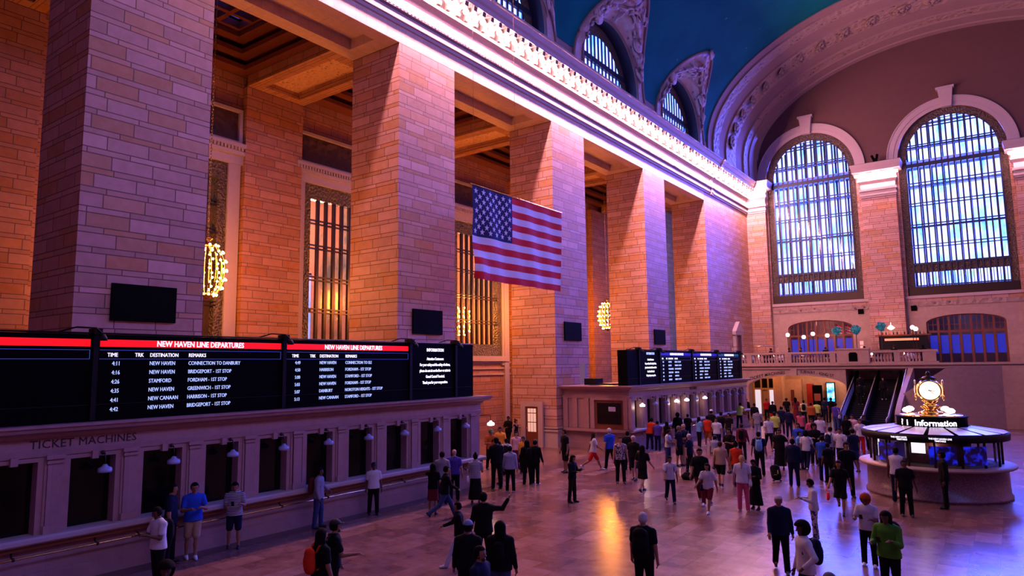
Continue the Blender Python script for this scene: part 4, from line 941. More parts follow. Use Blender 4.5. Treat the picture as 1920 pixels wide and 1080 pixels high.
MB().tube([(-7.1, 56.6, 1.35), (-6.9, 59, 2.9), (-6.75, 61.2, 4.3)], .03, 6).build('handrail', M['white'], st)
# ------------------------------------------------------------------ information booth with clock
BXC, BYC = -2.68, 30.7
ib = thing('information_booth', 'round marble information booth with dark glazed kiosk and lit sign', 'information booth', (BXC, BYC, 0))
def L(prof, mats, name, n=32, parent=ib, smooth=True): return MB().lathe((BXC, BYC, 0), prof, n, 0, smooth).build(name, mats, parent)
t = NT('booth_marble'); oc = t.node('ShaderNodeTexCoord').outputs['Object']; nz = t.noise(26, 5, oc, .8); t.set(color=t.ramp(nz, [(.35, (.05, .025, .04)), (.55, (.20, .12, .16)), (.7, (.34, .24, .28))]), rough=.3); 
L([(2.36, 0), (2.36, .10), (2.30, .12), (2.28, 1.02), (2.33, 1.06)], t.m, 'marble_drum', 40)
L([(2.1, 1.05), (2.52, 1.06), (2.56, 1.10), (2.54, 1.16), (1.9, 1.17)], M['plain'], 'counter_top', 40)
for k in range(16):
    a = 2*math.pi*k/16+.1; x, y = BXC+2.12*math.cos(a), BYC+2.12*math.sin(a); MB().tube([(x, y, 1.16), (x, y, 2.2)], .045, 6).build('post', M['bronze'], ib)
L([(2.40, 2.06), (2.42, 2.30), (2.2, 2.32)], M['blackmetal'], 'fascia', 32)
t = NT('thin_blue_glass'); t.set(color=(.02, .03, .10), rough=.05, alpha=.35, spec=.6)
L([(2.10, 1.17), (2.10, 2.06)], t.m, 'glazing', 32)
L([(1.2, 1.17), (1.2, 2.2)], M['wood'], 'inner_cabinet', 12)
rf = MB(); lt = MB()
for k in range(16):
    a0, a1 = 2*math.pi*k/16+.03, 2*math.pi*(k+1)/16-.03
    rf.quad(*[(BXC+r*math.cos(a), BYC+r*math.sin(a), z) for r, a, z in ((2.36, a0, 2.335), (2.36, a1, 2.335), (1.25, a1, 2.50), (1.25, a0, 2.50))])
L([(2.40, 2.30), (1.1, 2.48)], M['blackmetal'], 'roof', 32); rf.build('roof_panels', mat('pale_roof_glass', (.60, .58, .85), .3), ib)
L([(1.16, 2.42), (1.16, 2.80), (1.22, 2.83), (1.10, 2.86)], M['black'], 'sign_drum', 40)
L([(1.10, 2.84), (1.02, 2.90), (.5, 2.92)], M['brass'], 'top_plate', 32)
# lit word around the drum, one letter mesh bent round it
tx = bpy.data.curves.new('t', 'FONT'); tx.body = '?  i   Information'; tx.size = .30; tx.extrude = .006; tx.offset = .006; tx.align_x = 'CENTER'; tx.resolution_u = 2
tmp = bpy.data.objects.new('tmp', tx); COL.objects.link(tmp); me = bpy.data.meshes.new_from_object(tmp.evaluated_get(bpy.context.evaluated_depsgraph_get())); bpy.data.objects.remove(tmp)
co = np.zeros(len(me.vertices)*3); me.vertices.foreach_get('co', co); co = co.reshape(-1, 3)
A = math.radians(-92)+(co[:, 0])/1.175; R_ = 1.175+co[:, 2]; W = np.stack([R_*np.cos(A), R_*np.sin(A), co[:, 1]+2.54], 1)
me.vertices.foreach_set('co', W.ravel()); me.update(); me.materials.clear(); me.materials.append(mat('white_sign_letters', (1, 1, 1), .5, emit=(1, .95, 1), es=2.2)); o = bpy.data.objects.new('sign_lettering', me); COL.objects.link(o); o.parent = ib
for k, a in enumerate((-78, -50, -128)):
    p = MB(); a = math.radians(a); c_, s_ = math.cos(a), math.sin(a)
    def W3(u, r, z): return (BXC+r*c_-u*s_, BYC+r*s_+u*c_, z)
    p.quad(W3(-.42, 2.14, 1.28), W3(.42, 2.14, 1.28), W3(.42, 2.14, 1.92), W3(-.42, 2.14, 1.92)); t = NT('blue_screen_%d' % k); oc = t.node('ShaderNodeTexCoord').outputs['Object']
    t.set(color=(.01, .01, .05), emit=t.ramp(t.noise(3, 2, oc), [(.45, (0, 0, .03)), (.6, (.01, .02, .9))]), es=.8); p.build('blue_display', t.m, ib)
for k, (a, z0, z1, w) in enumerate(((-100, 1.62, 1.98, .22), (-172, 1.3, 1.9, .09), (-163, 1.55, 1.66, .10), (-120, 1.4, 1.95, .2), (-150, 1.25, 1.9, .14))):
    a = math.radians(a); c_, s_ = math.cos(a), math.sin(a); p = MB(); r = 1.8
    p.add([(BXC+r*c_-u*s_+dr*c_, BYC+r*s_+u*c_+dr*s_, z) for dr in (0, .05) for u in (-w, w) for z in (z0, z1)], [(0, 1, 3, 2), (4, 6, 7, 5), (0, 4, 5, 1), (2, 3, 7, 6), (0, 2, 6, 4), (1, 5, 7, 3)])
    p.build('lit_screen' if k < 3 else 'leaflet_rack', mat('white_lit_screen', (1, 1, 1), .5, emit=(.95, .9, 1), es=1.6) if k < 3 else mat('leaflets', (.45, .45, .75), .5), ib)
for k, a in enumerate((-100, -72)):
    a = math.radians(a-8); lettering('schedule_lettering', 'THE NEW HAVEN LINE\nTIMETABLE', (BXC+2.44*math.cos(a), BYC+2.44*math.sin(a), 2.18), .075, '-y', M['textwhite'], ib, 'CENTER', 1, .9, 1, .003)
point('booth_light', (BXC-.9, BYC-.6, 1.95), 14, (1, .75, .7), .1); point('booth_light', (BXC+.2, BYC-1.4, 1.95), 7, (1, .8, .9), .1)
ck = thing('four_faced_clock', 'brass clock with four glowing round faces on top of the information booth', 'clock', (BXC, BYC, 2.92))
def LC(prof, m, name, n=24): return MB().lathe((BXC, BYC, 0), prof, n).build(name, m, ck)
LC([(.42, 2.92), (.40, 2.98), (.26, 3.02), (.20, 3.08), (.30, 3.14), (.34, 3.2), (.22, 3.26), (.16, 3.32), (.26, 3.38), (.30, 3.42), (.12, 3.46)], M['brass'], 'pedestal')
LC([(.12, 4.22), (.30, 4.20), (.18, 4.30), (.06, 4.34), (.09, 4.40), (.07, 4.47), (.02, 4.52)], M['bronze'], 'finial')
body = MB().sphere((BXC, BYC, 3.80), .44, 24); body.build('housing', M['brass'], ck)
ang0 = math.atan2(-BYC, -BXC)      # one face looks towards the balcony stair
for k in range(4):
    a = ang0+.05+k*math.pi/2; c_, s_ = math.cos(a), math.sin(a); N_ = 32
    def W4(u, r, z): return (BXC+r*c_-u*s_, BYC+r*s_+u*c_, 3.80+z)
    d = MB(); V = [W4(0, .49, 0)]+[W4(.345*math.cos(2*math.pi*i/N_), .45, .345*math.sin(2*math.pi*i/N_)) for i in range(N_)]; d.add(V, [(0, i+1, (i+1) % N_+1) for i in range(N_)], 0, True)
    fc = d.build('dial', mat('opal_clock_dial', (1, .95, .85), .4, emit=(1, .84, .62), es=1.5), ck)
    MB().tube([W4(.365*math.cos(2*math.pi*i/N_), .45, .365*math.sin(2*math.pi*i/N_)) for i in range(N_)], .03, 8, 0, True).build('bezel', M['brass'], ck)
    h = MB()
    for ang, ln, wd in ((math.radians(-8-0), .17, .014), (math.radians(-45), .30, .009)):
        ca, sa = math.cos(ang), math.sin(ang); h.quad(W4(-.05*ca-wd*sa, .505, -.05*sa+wd*ca), W4(-.05*ca+wd*sa, .505, -.05*sa-wd*ca), W4(ln*ca+wd*.4*sa, .505, ln*sa-wd*.4*ca), W4(ln*ca-wd*.4*sa, .505, ln*sa+wd*.4*ca))
    for i in range(12):
        an = 2*math.pi*i/12; h.quad(*[W4(r*math.cos(an+q), .475, r*math.sin(an+q)) for r, q in ((.27, -.02), (.32, -.02), (.32, .02), (.27, .02))])
    h.build('hands_and_marks', M['letter'], ck)
for k, (a, r) in enumerate(((-150, .85), (-38, .85), (60, .85), (150, .85))):
    a = math.radians(a); x, y = BXC+r*math.cos(a), BYC+r*math.sin(a)
    o = thing('table_lamp', ['white glass lamp on the booth roof left of the clock', 'white glass lamp on the booth roof right of the clock', 'white glass lamp on the booth roof behind the clock on the right', 'white glass lamp on the booth roof behind the clock on the left'][k], 'lamp', (x, y, 2.925), 'lamps on the booth roof')
    MB().lathe((x, y, 2.925), [(.07, 0), (.02, .03), (.02, .06)], 10).build('base', M['brass'], o); MB().lathe((x, y, 2.925), [(.04, .05), (.14, .08), (.16, .15), (.10, .22), (.03, .24)], 14).build('shade', M['globe'], o)
point('clock_glow', (BXC-.5, BYC-1.0, 3.15), 9, (1, .5, .2), .1)
# ------------------------------------------------------------------ restaurant on the balcony
def globe_lamp(x, y, z, lab, h=None):
    o = thing('globe_lamp', lab, 'lamp', (x, y, ZBAL), 'globe lamps of the balcony restaurant')
    MB().lathe((x, y, ZBAL), [(.14, 0), (.12, .06), (.035, .12), (.03, z-ZBAL-.2), (.07, z-ZBAL-.17)], 10).build('pole', M['bronze'], o); MB().sphere((x, y, z), .19, 14).build('globe', M['globe'], o)
for k, (x, z, y) in enumerate(((-17.59, 7.6, 70), (-16.13, 7.34, 70), (-15.29, 7.62, 70), (-14.02, 7.42, 70), (-6.98, 7.88, 70), (-6.7, 7.72, 69.5))):
    globe_lamp(x, y, z, ['leftmost globe lamp on the balcony, left of the arched window', 'low globe lamp before the second bay of the arched window', 'tall globe lamp before the third bay of the arched window', 'globe lamp before the middle of the arched window', 'taller globe lamp of the pair near the right balcony window', 'lower globe lamp of the pair near the right balcony window'][k])
for k, (x, z) in enumerate(((-13.3, 7.85), (-11.6, 7.87), (-9.53, 8.08))):
    o = thing('potted_plant', ['teal leafy ball plant before the right end of the arched window', 'teal leafy ball plant beside the arched window', 'bright teal leafy ball plant above the balcony bar'][k], 'plant', (x, 70.4, ZBAL), 'ball shaped plants on the balcony')
    MB().lathe((x, 70.4, ZBAL), [(.2, 0), (.24, .5), (.03, .52), (.03, z-ZBAL-.2)], 10).build('pot_and_stem', M['blackmetal'], o)
    f = MB(); R = np.random.RandomState(k)
    for i in range(220):
        v = R.randn(3); v /= np.linalg.norm(v); p = np.array((x, 70.4, z))+v*.36*R.uniform(.7, 1.05); a = R.randn(3)*.07; c = R.randn(3)*.07; f.add([p-a, p+c, p+a, p-c], [(0, 1, 2, 3)])
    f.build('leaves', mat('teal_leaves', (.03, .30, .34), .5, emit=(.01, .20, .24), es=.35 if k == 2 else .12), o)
o = thing('bar_counter', 'dark wooden bar with bottles shelf below the middle pilaster of the balcony', 'bar', (-8.5, 71.6, ZBAL))
MB().box(-10.6, -5.7, 71.2, 72.0, ZBAL, 6.0).build('counter', M['wood'], o); MB().box(-10.2, -6.2, 73.6, 74.0, ZBAL, 7.3).build('back_cabinet', M['blackmetal'], o); MB().box(-10.5, -5.9, 73.5, 74.1, 7.3, 7.42).build('top_shelf', M['wood'], o)
MB().box(-9.7, -6.9, 73.5, 73.6, 6.85, 7.05).build('lit_shelf', mat('warm_lit_shelf', (.8, .3, .2), .5, emit=(1, .22, .12), es=1.0), o)
for k in range(14):
    x = -10.2+.31*k; z = 7.42
    MB().lathe((x, 73.8, z), [(.05, 0), (.05, .2), (.018, .27), (.018, .34)], 8).build('bottle', M['darkglass'] if k % 3 else mat('amber_bottle', (.4, .12, .03), .2), None, 'bottle standing on top of the balcony bar cabinet', 'bottle', 'bottles on the balcony bar cabinet')
MB().lathe((-9.2, 74.3, 8.0), [(.02, .6), (.03, .35), (.10, .3), (.34, .1), (.28, .04), (.06, -.1)], 14).build('small_chandelier', M['globe'], None, 'small glowing chandelier above the balcony bar', 'chandelier')
for k, (x, z, w_, h_) in enumerate(((-11.9, 6.55, .3, .35), (-11.9, 6.15, .3, .3))): MB().box(x, x+w_, 73.9, 73.95, z, z+h_).build('lit_menu_board', mat('pink_lit_board', (.8, .3, .3), .5, emit=(1, .35, .32), es=.9), None, ['upper pink lit board left of the balcony bar', 'lower pink lit board left of the balcony bar'][k], 'board')
b = MB().tube([(-21.9, 66.5, 6.5), (-17.6, 66.5, 6.5)], .03, 6)
for x in np.arange(-21.9, -17.5, 1.05): b.tube([(x, 66.5, ZBAL), (x, 66.5, 6.5)], .02, 5)
b.build('brass_railing', M['brass'], None, 'thin brass railing at the left end of the balcony restaurant', 'rail')
for k, x in enumerate((-21.3, -20.0, -18.7, -17.3, -14.9, -12.6, -9.5, -7.2)):
    o = thing('restaurant_table', '%s small round restaurant table along the balcony balustrade counted from the left' % ['first', 'second', 'third', 'fourth', 'fifth', 'sixth', 'seventh', 'eighth'][k], 'table', (x, 63.6, ZBAL), 'restaurant tables along the balustrade')
    MB().lathe((x, 63.6, ZBAL), [(.25, 0), (.05, .05), (.04, .74)], 12).build('pedestal', M['blackmetal'], o); MB().lathe((x, 63.6, ZBAL), [(.42, .74), (.43, .77), (.42, .79)], 18).build('tabletop', M['white'], o)
    l = thing('candle_lamp', 'little lamp on the %s restaurant table from the left' % ['first', 'second', 'third', 'fourth', 'fifth', 'sixth', 'seventh', 'eighth'][k], 'lamp', (x+.1, 63.5, ZBAL+.79), 'candle lamps on the restaurant tables'); MB().lathe((x+.1, 63.5, ZBAL+.79), [(.05, 0), (.02, .02), (.02, .22)], 8).build('stem', M['brass'], l); MB().lathe((x+.1, 63.5, ZBAL+.79), [(.09, .2), (.05, .34)], 10).build('shade', M['globe'], l)
for k, (x, z0) in enumerate(((-14.5, 7.85), (-13.6, 7.75))):        # flag reflection in the arched window, built as striped panels
    m = MB()
    for i in range(7): m.quad((x, 76.6, z0+.95-.14*i), (x+.62, 76.6, z0+.72-.14*i), (x+.62, 76.6, z0+.58-.14*i), (x, 76.6, z0+.81-.14*i), i % 2)
    m.build('striped_banner', [fr_, fw], None, ['left red and white banner seen through the balcony arched window', 'right red and white banner seen through the balcony arched window'][k], 'banner')
for x, z in ((-11.9, 9.9), (-7.3, 9.95)): MB().box(x-.25, x+.25, YE-.12 if x < -8 else YE-.1, YE, z-.25, z+.25).build('wall_grille', M['black'], None, 'small square black grille %s' % ('beside the pilaster above the arched window' if x < -8 else 'right of the broad pilaster above the balcony'), 'vent')
point('restaurant_light', (-15.5, 72, 7.6), 150, (1, .34, .13), .3); point('restaurant_light', (-9, 72.6, 7.9), 100, (1, .30, .10), .3)
# ------------------------------------------------------------------ people: signed distance bodies meshed with surface nets
def smin(a, b, k): h = np.clip(.5+.5*(b-a)/k, 0, 1); return b+(a-b)*h-k*h*(1-h)
class Field:
    def __init__(s, lo, hi, vox):
        s.vox = vox; s.lo = np.array(lo, float); n = np.ceil((np.array(hi)-s.lo)/vox).astype(int)+1; s.n = n
        s.ax = [s.lo[i]+vox*np.arange(n[i]) for i in range(3)]; s.F = np.full(n, .3, np.float32)
    def sub(s, lo, hi):
        a = np.maximum(0, np.floor((np.array(lo)-s.lo)/s.vox).astype(int)); b = np.minimum(s.n, np.ceil((np.array(hi)-s.lo)/s.vox).astype(int)+1)
        return a, b
    def cone(s, p, q, r0, r1, sq=(1, 1), rz=0, k=.03, cut=False):
        """rounded cone p-q; sq squashes local x/y (sq<1 flattens that axis) about the segment"""
        p = np.array(p, float); q = np.array(q, float); m = max(r0, r1)*1.35/min(sq)*1.0+.07
        a, b = s.sub(np.minimum(p, q)-m, np.maximum(p, q)+m)
        if (b <= a).any(): return
        X, Y, Z = np.meshgrid(s.ax[0][a[0]:b[0]], s.ax[1][a[1]:b[1]], s.ax[2][a[2]:b[2]], indexing='ij', sparse=True)
        c, sn = math.cos(rz), math.sin(rz)
        def tr(x, y): u = c*x+sn*y; v = -sn*x+c*y; return u/sq[0], v/sq[1]
        U, V = tr(X-p[0], Y-p[1]); W = Z-p[2]; qu, qv = tr(q[0]-p[0], q[1]-p[1]); qw = q[2]-p[2]
        L2 = qu*qu+qv*qv+qw*qw+1e-9; h = np.clip((U*qu+V*qv+W*qw)/L2, 0, 1)
        d = np.sqrt((U-qu*h)**2+(V-qv*h)**2+(W-qw*h)**2)-(r0+(r1-r0)*h)
        d = d*min(1, min(sq)**.5)
        S = tuple(slice(a[i], b[i]) for i in range(3))
        s.F[S] = np.maximum(s.F[S], -d) if cut else smin(s.F[S], d.astype(np.float32), k)
    def halfspace(s, fn):
        X, Y, Z = np.meshgrid(*s.ax, indexing='ij', sparse=True); s.F = np.maximum(s.F, fn(X, Y, Z)).astype(np.float32)
    def nets(s):
        F = s.F; F[0], F[-1], F[:, 0], F[:, -1], F[:, :, 0], F[:, :, -1] = [np.maximum(v, .01) for v in (F[0], F[-1], F[:, 0], F[:, -1], F[:, :, 0], F[:, :, -1])]
        ins = F < 0; nx, ny, nz = F.shape
        cs = np.zeros((nx-1, ny-1, nz-1), int)
        for dx in (0, 1):
            for dy in (0, 1):
                for dz in (0, 1): cs += ins[dx:nx-1+dx, dy:ny-1+dy, dz:nz-1+dz]
        act = (cs > 0) & (cs < 8); idx = -np.ones(act.shape, int); I = np.argwhere(act); idx[act] = np.arange(len(I))
        if len(I) == 0: return np.zeros((0, 3)), []
        acc = np.zeros((len(I), 3)); cnt = np.zeros(len(I))
        co = [(0, 0, 0), (1, 0, 0), (0, 1, 0), (1, 1, 0), (0, 0, 1), (1, 0, 1), (0, 1, 1), (1, 1, 1)]
        val = [F[I[:, 0]+c[0], I[:, 1]+c[1], I[:, 2]+c[2]] for c in co]
        for i in range(8):
            for j in range(i+1, 8):
                if sum(abs(co[i][k]-co[j][k]) for k in range(3)) != 1: continue
                m = (val[i] < 0) != (val[j] < 0); t = val[i]/(val[i]-val[j]+1e-12)
                P = np.array(co[i])+t[:, None]*(np.array(co[j])-np.array(co[i])); acc[m] += P[m]; cnt[m] += 1
        V = s.lo+(I+acc/cnt[:, None])*s.vox; faces = []
        for ax in range(3):
            o1, o2 = [(1, 2), (2, 0), (0, 1)][ax]
            sl0 = [slice(None)]*3; sl1 = [slice(None)]*3; sl0[ax] = slice(0, -1); sl1[ax] = slice(1, None)
            a = ins[tuple(sl0)]; b = ins[tuple(sl1)]; ch = np.argwhere(a != b)
            ch = ch[(ch[:, o1] > 0) & (ch[:, o2] > 0) & (ch[:, o1] < F.shape[o1]-1) & (ch[:, o2] < F.shape[o2]-1)]
            def at(d1, d2):
                q = ch.copy(); q[:, o1] -= d1; q[:, o2] -= d2; return idx[q[:, 0], q[:, 1], q[:, 2]]
            Q = np.stack([at(1, 1), at(0, 1), at(0, 0), at(1, 0)], 1); fl = b[tuple(ch.T)]; Q[fl] = Q[fl][:, ::-1]; faces.append(Q)
        return V, np.concatenate(faces)
    def to(s, mb, mi=0, scale=1):
        V, Q = s.nets()
        if len(V): mb.add(V*scale, Q.tolist(), mi, True)
        return mb
CC = dict(K=(.004, .004, .006), BK=(.012, .006, .005), N=(.006, .008, .035), W=(.50, .50, .58), G=(.20, .19, .26), LG=(.24, .26, .42), B=(.015, .06, .50), R=(.50, .015, .015), O=(.75, .10, .01),
          RO=(.55, .035, .01), OR=(.34, .08, .015), OY=(.70, .28, .03), T=(.34, .25, .18), Y=(.42, .55, .10), YW=(.5, .48, .25), P=(.50, .08, .16), PW=(.62, .36, .38), J=(.03, .045, .14), V=(.06, .035, .28), M=(.12, .012, .025), LB=(.13, .30, .62), GR=(.05, .20, .02), RP=(.85, .02, .05))
def cloth(code):
    nm = 'cloth_'+code
    if nm in MATS: return MATS[nm]
    if code == 'S' or code == 'F' or code == 'FL':
        t = NT(nm); o = t.node('ShaderNodeTexCoord').outputs['Object']
        if code == 'S':
            sp = t.node('ShaderNodeSeparateXYZ'); t.l.new(o, sp.inputs[0]); f = t.math('GREATER_THAN', t.math('FRACT', t.math('MULTIPLY', sp.outputs[2], 26)), .55); t.set(color=t.mix(f, (.012, .014, .06), (.50, .50, .60)), rough=.9)
        else: t.set(color=t.ramp(t.noise(16, 3, o), [(.45, (.02, .02, .06)), (.56, (.45, .38, .45))]), rough=.9)
        MATS[nm] = t.m; return t.m
    return mat(nm, CC[code], .9, var=.2, scale=14, spec=.15)
SK = dict(a=mat('skin_light', (.42, .20, .15), .6), b=mat('skin_medium', (.26, .115, .07), .6), c=mat('skin_dark', (.09, .038, .024), .55))
HR = dict(k=(.004, .003, .003), b=(.035, .016, .008), g=(.12, .11, .12), w=(.42, .40, .44), y=(.42, .26, .12), r=(.30, .05, .012))
def rotx(v, a): c, s = math.cos(a), math.sin(a); return np.array((v[0], v[1]*c-v[2]*s, v[1]*s+v[2]*c))
def limb(p, flex, abd, side, L):
    f, a = math.radians(flex), math.radians(abd)
    d = np.array((side*math.sin(a), math.sin(f)*math.cos(a), -math.cos(f)*math.cos(a))); return p+d*L, d
POSES = dict(   # legs (L,R): hip flex, knee, abduct; arms (L,R): flex, abduct, elbow, inward
    stand=((3, 2, 3), (-2, 2, 4), (4, 9, 12, 0), (-3, 9, 14, 0)), hip=((6, 6, 4), (-3, 2, 5), (-8, 38, 62, .9), (2, 9, 15, 0)),
    phone=((3, 2, 3), (-3, 3, 4), (18, 8, 92, .55), (14, 10, 86, .55)), crossed=((10, 4, -3), (-4, 2, 2), (20, 10, 82, 1.0), (16, 10, 84, 1.0)),
    walk=((18, 6, 1), (-16, 22, 1), (-18, 8, 14, 0), (20, 8, 26, 0)), stride=((30, 8, 1), (-26, 32, 1), (-26, 9, 16, 0), (30, 9, 34, 0)),
    hand=((8, 4, 3), (-6, 5, 3), (5, 9, 14, 0), (14, 10, 72, -.1)), point=((3, 2, 3), (-3, 2, 3), (70, 20, 10, 0), (2, 9, 14, 0)),
    raise_=((4, 3, 5), (-4, 3, 5), (6, 12, 16, 0), (70, 58, 95, -.15)), lean=((-4, 3, 4), (4, 6, 4), (42, 8, 50, .4), (46, 8, 46, .4)),
    photo=((3, 2, 3), (-3, 2, 3), (62, 12, 100, .5), (62, 12, 100, .5)), sit=((88, 88, 6), (86, 86, 6), (30, 8, 60, .4), (34, 8, 58, .4)))
def skeleton(pose, rnd):
    P = POSES[pose if pose != 'raise' else 'raise_']; J = {}
    lean = {'lean': 22, 'walk': 3, 'stride': 5}.get(pose, rnd.uniform(-1, 3))
    pel = np.array((0, 0, .95)); J['pel'] = pel
    up = rotx(np.array((0, 0, 1.)), -math.radians(lean)); J['up'] = up
    J['waist'] = pel+up*.13; J['chest'] = pel+up*.36; J['neck'] = pel+up*.52
    hp = math.radians({'phone': 26, 'lean': 20}.get(pose, rnd.uniform(-2, 10))); hu = rotx(np.array((0, 0, 1.)), -math.radians(lean)*.4-hp*.6)
    J['hu'] = hu; J['nk2'] = J['neck']+hu*.07; J['head'] = J['neck']+hu*.155+np.array((0, .015, 0)); J['hp'] = hp+math.radians(lean)*.4
    for side, k, (fl, kn, ab) in ((-1, 'L', P[0]), (1, 'R', P[1])):
        h = pel+np.array((side*.088, 0, -.03)); kne, d = limb(h, fl, ab, side, .43); f2 = fl-kn
        ank, d2 = limb(kne, f2, ab*.6, side, .41); J['hip'+k], J['kne'+k], J['ank'+k] = h, kne, ank; J['ft'+k] = math.radians(min(0, f2)*.8)
    for side, k, (fl, ab, el, inw) in ((-1, 'L', P[2]), (1, 'R', P[3])):
        s = J['neck']+np.array((side*.186, 0, -.068)); fl += rnd.uniform(-7, 7); ab += rnd.uniform(0, 7); e, d = limb(s, fl, ab, side, .285)
        # forearm: rotate the upper arm direction forward by el, then turn it inward
        f2 = math.radians(fl+el); d2 = np.array((side*math.sin(math.radians(ab))*.6-side*inw*math.sin(math.radians(el))*.75, math.sin(f2), -math.cos(f2)))
        d2 /= np.linalg.norm(d2); w = e+d2*.25; J['sh'+k], J['el'+k], J['wr'+k], J['hd'+k] = s, e, w, d2
    lo = min(J['ankL'][2], J['ankR'][2])-.075
    if pose == 'sit': lo = min(J['ankL'][2], J['ankR'][2])-.075
    for k in J:
        if isinstance(J[k], np.ndarray) and k not in ('up', 'hu', 'hdL', 'hdR'): J[k] = J[k]-np.array((0, 0, lo))
    return J
def bounds(J):
    A = np.array([J[k] for k in J if isinstance(J[k], np.ndarray) and k not in ('up', 'hu', 'hdL', 'hdR')]); return A.min(0)-.27, A.max(0)+.27
def torso(F, J, g=0, slim=1.0, k=.05):
    up = J['up']; b = slim
    F.cone(J['pel']-up*.01, J['pel']+up*.05, .118*b+g, .112*b+g, (1.32, .92), k=k)
    F.cone(J['waist'], J['waist']+up*.05, .100*b+g, .104*b+g, (1.28, .88), k=k)
    F.cone(J['chest']-up*.08, J['chest']+up*.04, .112*b+g, .118*b+g, (1.42, .88), k=k)
    for q in 'LR': F.cone(J['neck']+up*.0, J['sh'+q]+up*.006, .050+g*.8, .050+g*.8, k=k)
    F.cone(J['chest']+up*.02, J['neck']-up*.035, .095+g, .062+g, (1.3, .85), k=k)
def make_person(i, x, y, h, rz, pose, hair, skin, top, bot, shoe, acc, label, seat=0, vox=None):
    rnd = random.Random(i*7+3); J = skeleton(pose, rnd); lo, hi = bounds(J)
    s = h/1.76; dist = math.hypot(x, y); v = vox or (.012 if dist < 18 else .016 if dist < 26 else .021)
    woman = label.startswith('woman'); slim = 1.04 if woman else (1.34 if ('heavy' in label or 'broad' in label or 'wide' in label) else 1.16)
    tc, sleeve = top.split('/')[:2]; dress = top.endswith('/d'); bc, bl = bot.split('/')
    # body -------------------------------------------------
    F = Field(lo, hi, v); torso(F, J, 0, slim)
    F.cone(J['neck']-J['up']*.03, J['nk2'], .056, .052, k=.03)
    hd = J['head']; hu = J['hu']; hf = rotx(np.array((0, 1., 0)), -J['hp']*.6); hf /= np.linalg.norm(hf)
    F.cone(hd+hu*.035-hf*.012, hd+hu*.02-hf*.015, .093, .091, (.86, 1.02), k=.02)
    F.cone(hd-hu*.01+hf*.01, hd-hu*.075+hf*.035, .072, .040, (.86, 1), k=.03)
    F.cone(hd+hu*.012+hf*.085, hd-hu*.022+hf*.098, .009, .015, k=.012)
    for sd in (-1, 1):
        F.cone(hd+hu*.005+np.array((sd*.078, -.005, 0)), hd-hu*.03+np.array((sd*.076, -.002, 0)), .015, .010, (.6, 1), k=.008)
        if v < .014: F.cone(hd+hu*.015+hf*.088+np.array((sd*.030, 0, 0)), hd+hu*.015+hf*.09+np.array((sd*.034, 0, 0)), .011, .011, cut=True)
    for k in 'LR':
        F.cone(J['hip'+k], J['kne'+k], .078*slim, .052, k=.04); F.cone(J['kne'+k], J['kne'+k]*.6+J['ank'+k]*.4+np.array((0, -.012, 0)), .050, .052, k=.03)
        F.cone(J['kne'+k]*.6+J['ank'+k]*.4+np.array((0, -.012, 0)), J['ank'+k], .051, .034, k=.03); F.cone(J['ank'+k], J['ank'+k]+np.array((0, .10, -.045)), .034, .026, k=.02)
        F.cone(J['sh'+k], J['el'+k], .054*min(slim, 1.15), .043, k=.035); F.cone(J['el'+k], J['wr'+k], .043, .029, k=.02)
        w, d = J['wr'+k], J['hd'+k]; F.cone(w, w+d*.075, .024, .030, (1, 1), k=.015)
    B = F.to(MB(), 0, s)
    for k, sd in (('L', -1), ('R', 1)):          # five bent fingers on each hand
        w, d = J['wr'+k], J['hd'+k]; c = np.cross(d, (0, 0, 1.)); c = c/np.linalg.norm(c) if np.linalg.norm(c) > .2 else np.array((0, 1., 0))
        if abs(d[2]) > .85: c = np.array((0, 1., 0))
        n_ = np.cross(c, d); curl = n_*(-1 if n_[2] > 0 else 1) if abs(d[2]) < .85 else np.array((-sd, .3, 0.))
        for q, ln in ((-.024, .068), (-.008, .078), (.009, .074), (.024, .058)):
            b0 = w+d*.082+c*q; B.tube([tuple((b0+d*ln*t_+curl*(.012*t_+.035*t_*t_))*s) for t_ in (-.15, .35, .7, 1)], [.0098*s, .009*s, .0082*s, .006*s], 5)
        b0 = w+d*.03+c*.024; B.tube([tuple((b0+d*.05*t_+c*.030*t_+curl*.016*t_*t_)*s) for t_ in (-.2, .5, 1)], [.012*s, .011*s, .008*s], 5)
    for sd in (-1, 1):
        e = hd+hu*.015+hf*.083+np.array((sd*.030, 0, 0)); B.sphere(tuple(e*s), .0085*s, 6, 1)
        e = hd+hu*.036+hf*.088+np.array((sd*.030, 0, 0)); B.sphere(tuple(e*s), .010*s, 6, 1, (1.4, .4, .25))
    B.sphere(tuple((hd-hu*.052+hf*.078)*s), .014*s, 6, 2, (1.5, .5, .4))
    if 'beard' in label: B.sphere(tuple((hd-hu*.075+hf*.055)*s), .052*s, 8, 1, (1.0, .7, .7))
    mats = [SK[skin], mat('eye_and_brow', (.006, .004, .004), .4), mat('lips', (.20, .05, .045), .5)]
    o = bpy.data.objects.new('person', B.mesh('person_body', mats)); COL.objects.link(o); tag(o, label, 'person')
    o.location = (x, y, seat); o.rotation_euler = (0, 0, rz)
    def child(mb, name, m):
        if not mb.v: return None
        c = bpy.data.objects.new(name, mb.mesh(name, m)); COL.objects.link(c); c.parent = o; return c
    # top --------------------------------------------------
    F = Field(lo, hi, v); g = .014 if sleeve != 'l' else .020; torso(F, J, g, slim, .05)
    hem = J['pel'][2]-(.06 if sleeve != 'l' else .08)-(.02 if bl in 'hk' else 0)
    loose = np.array((0, 0, 0)); F.cone(J['waist'], J['pel']-J['up']*.07, .112*slim+g*.6, .130*slim+g, (1.28, .92), k=.04)
    sl = {'s': .62, 'l': 1.93, 'n': .0}[sleeve]
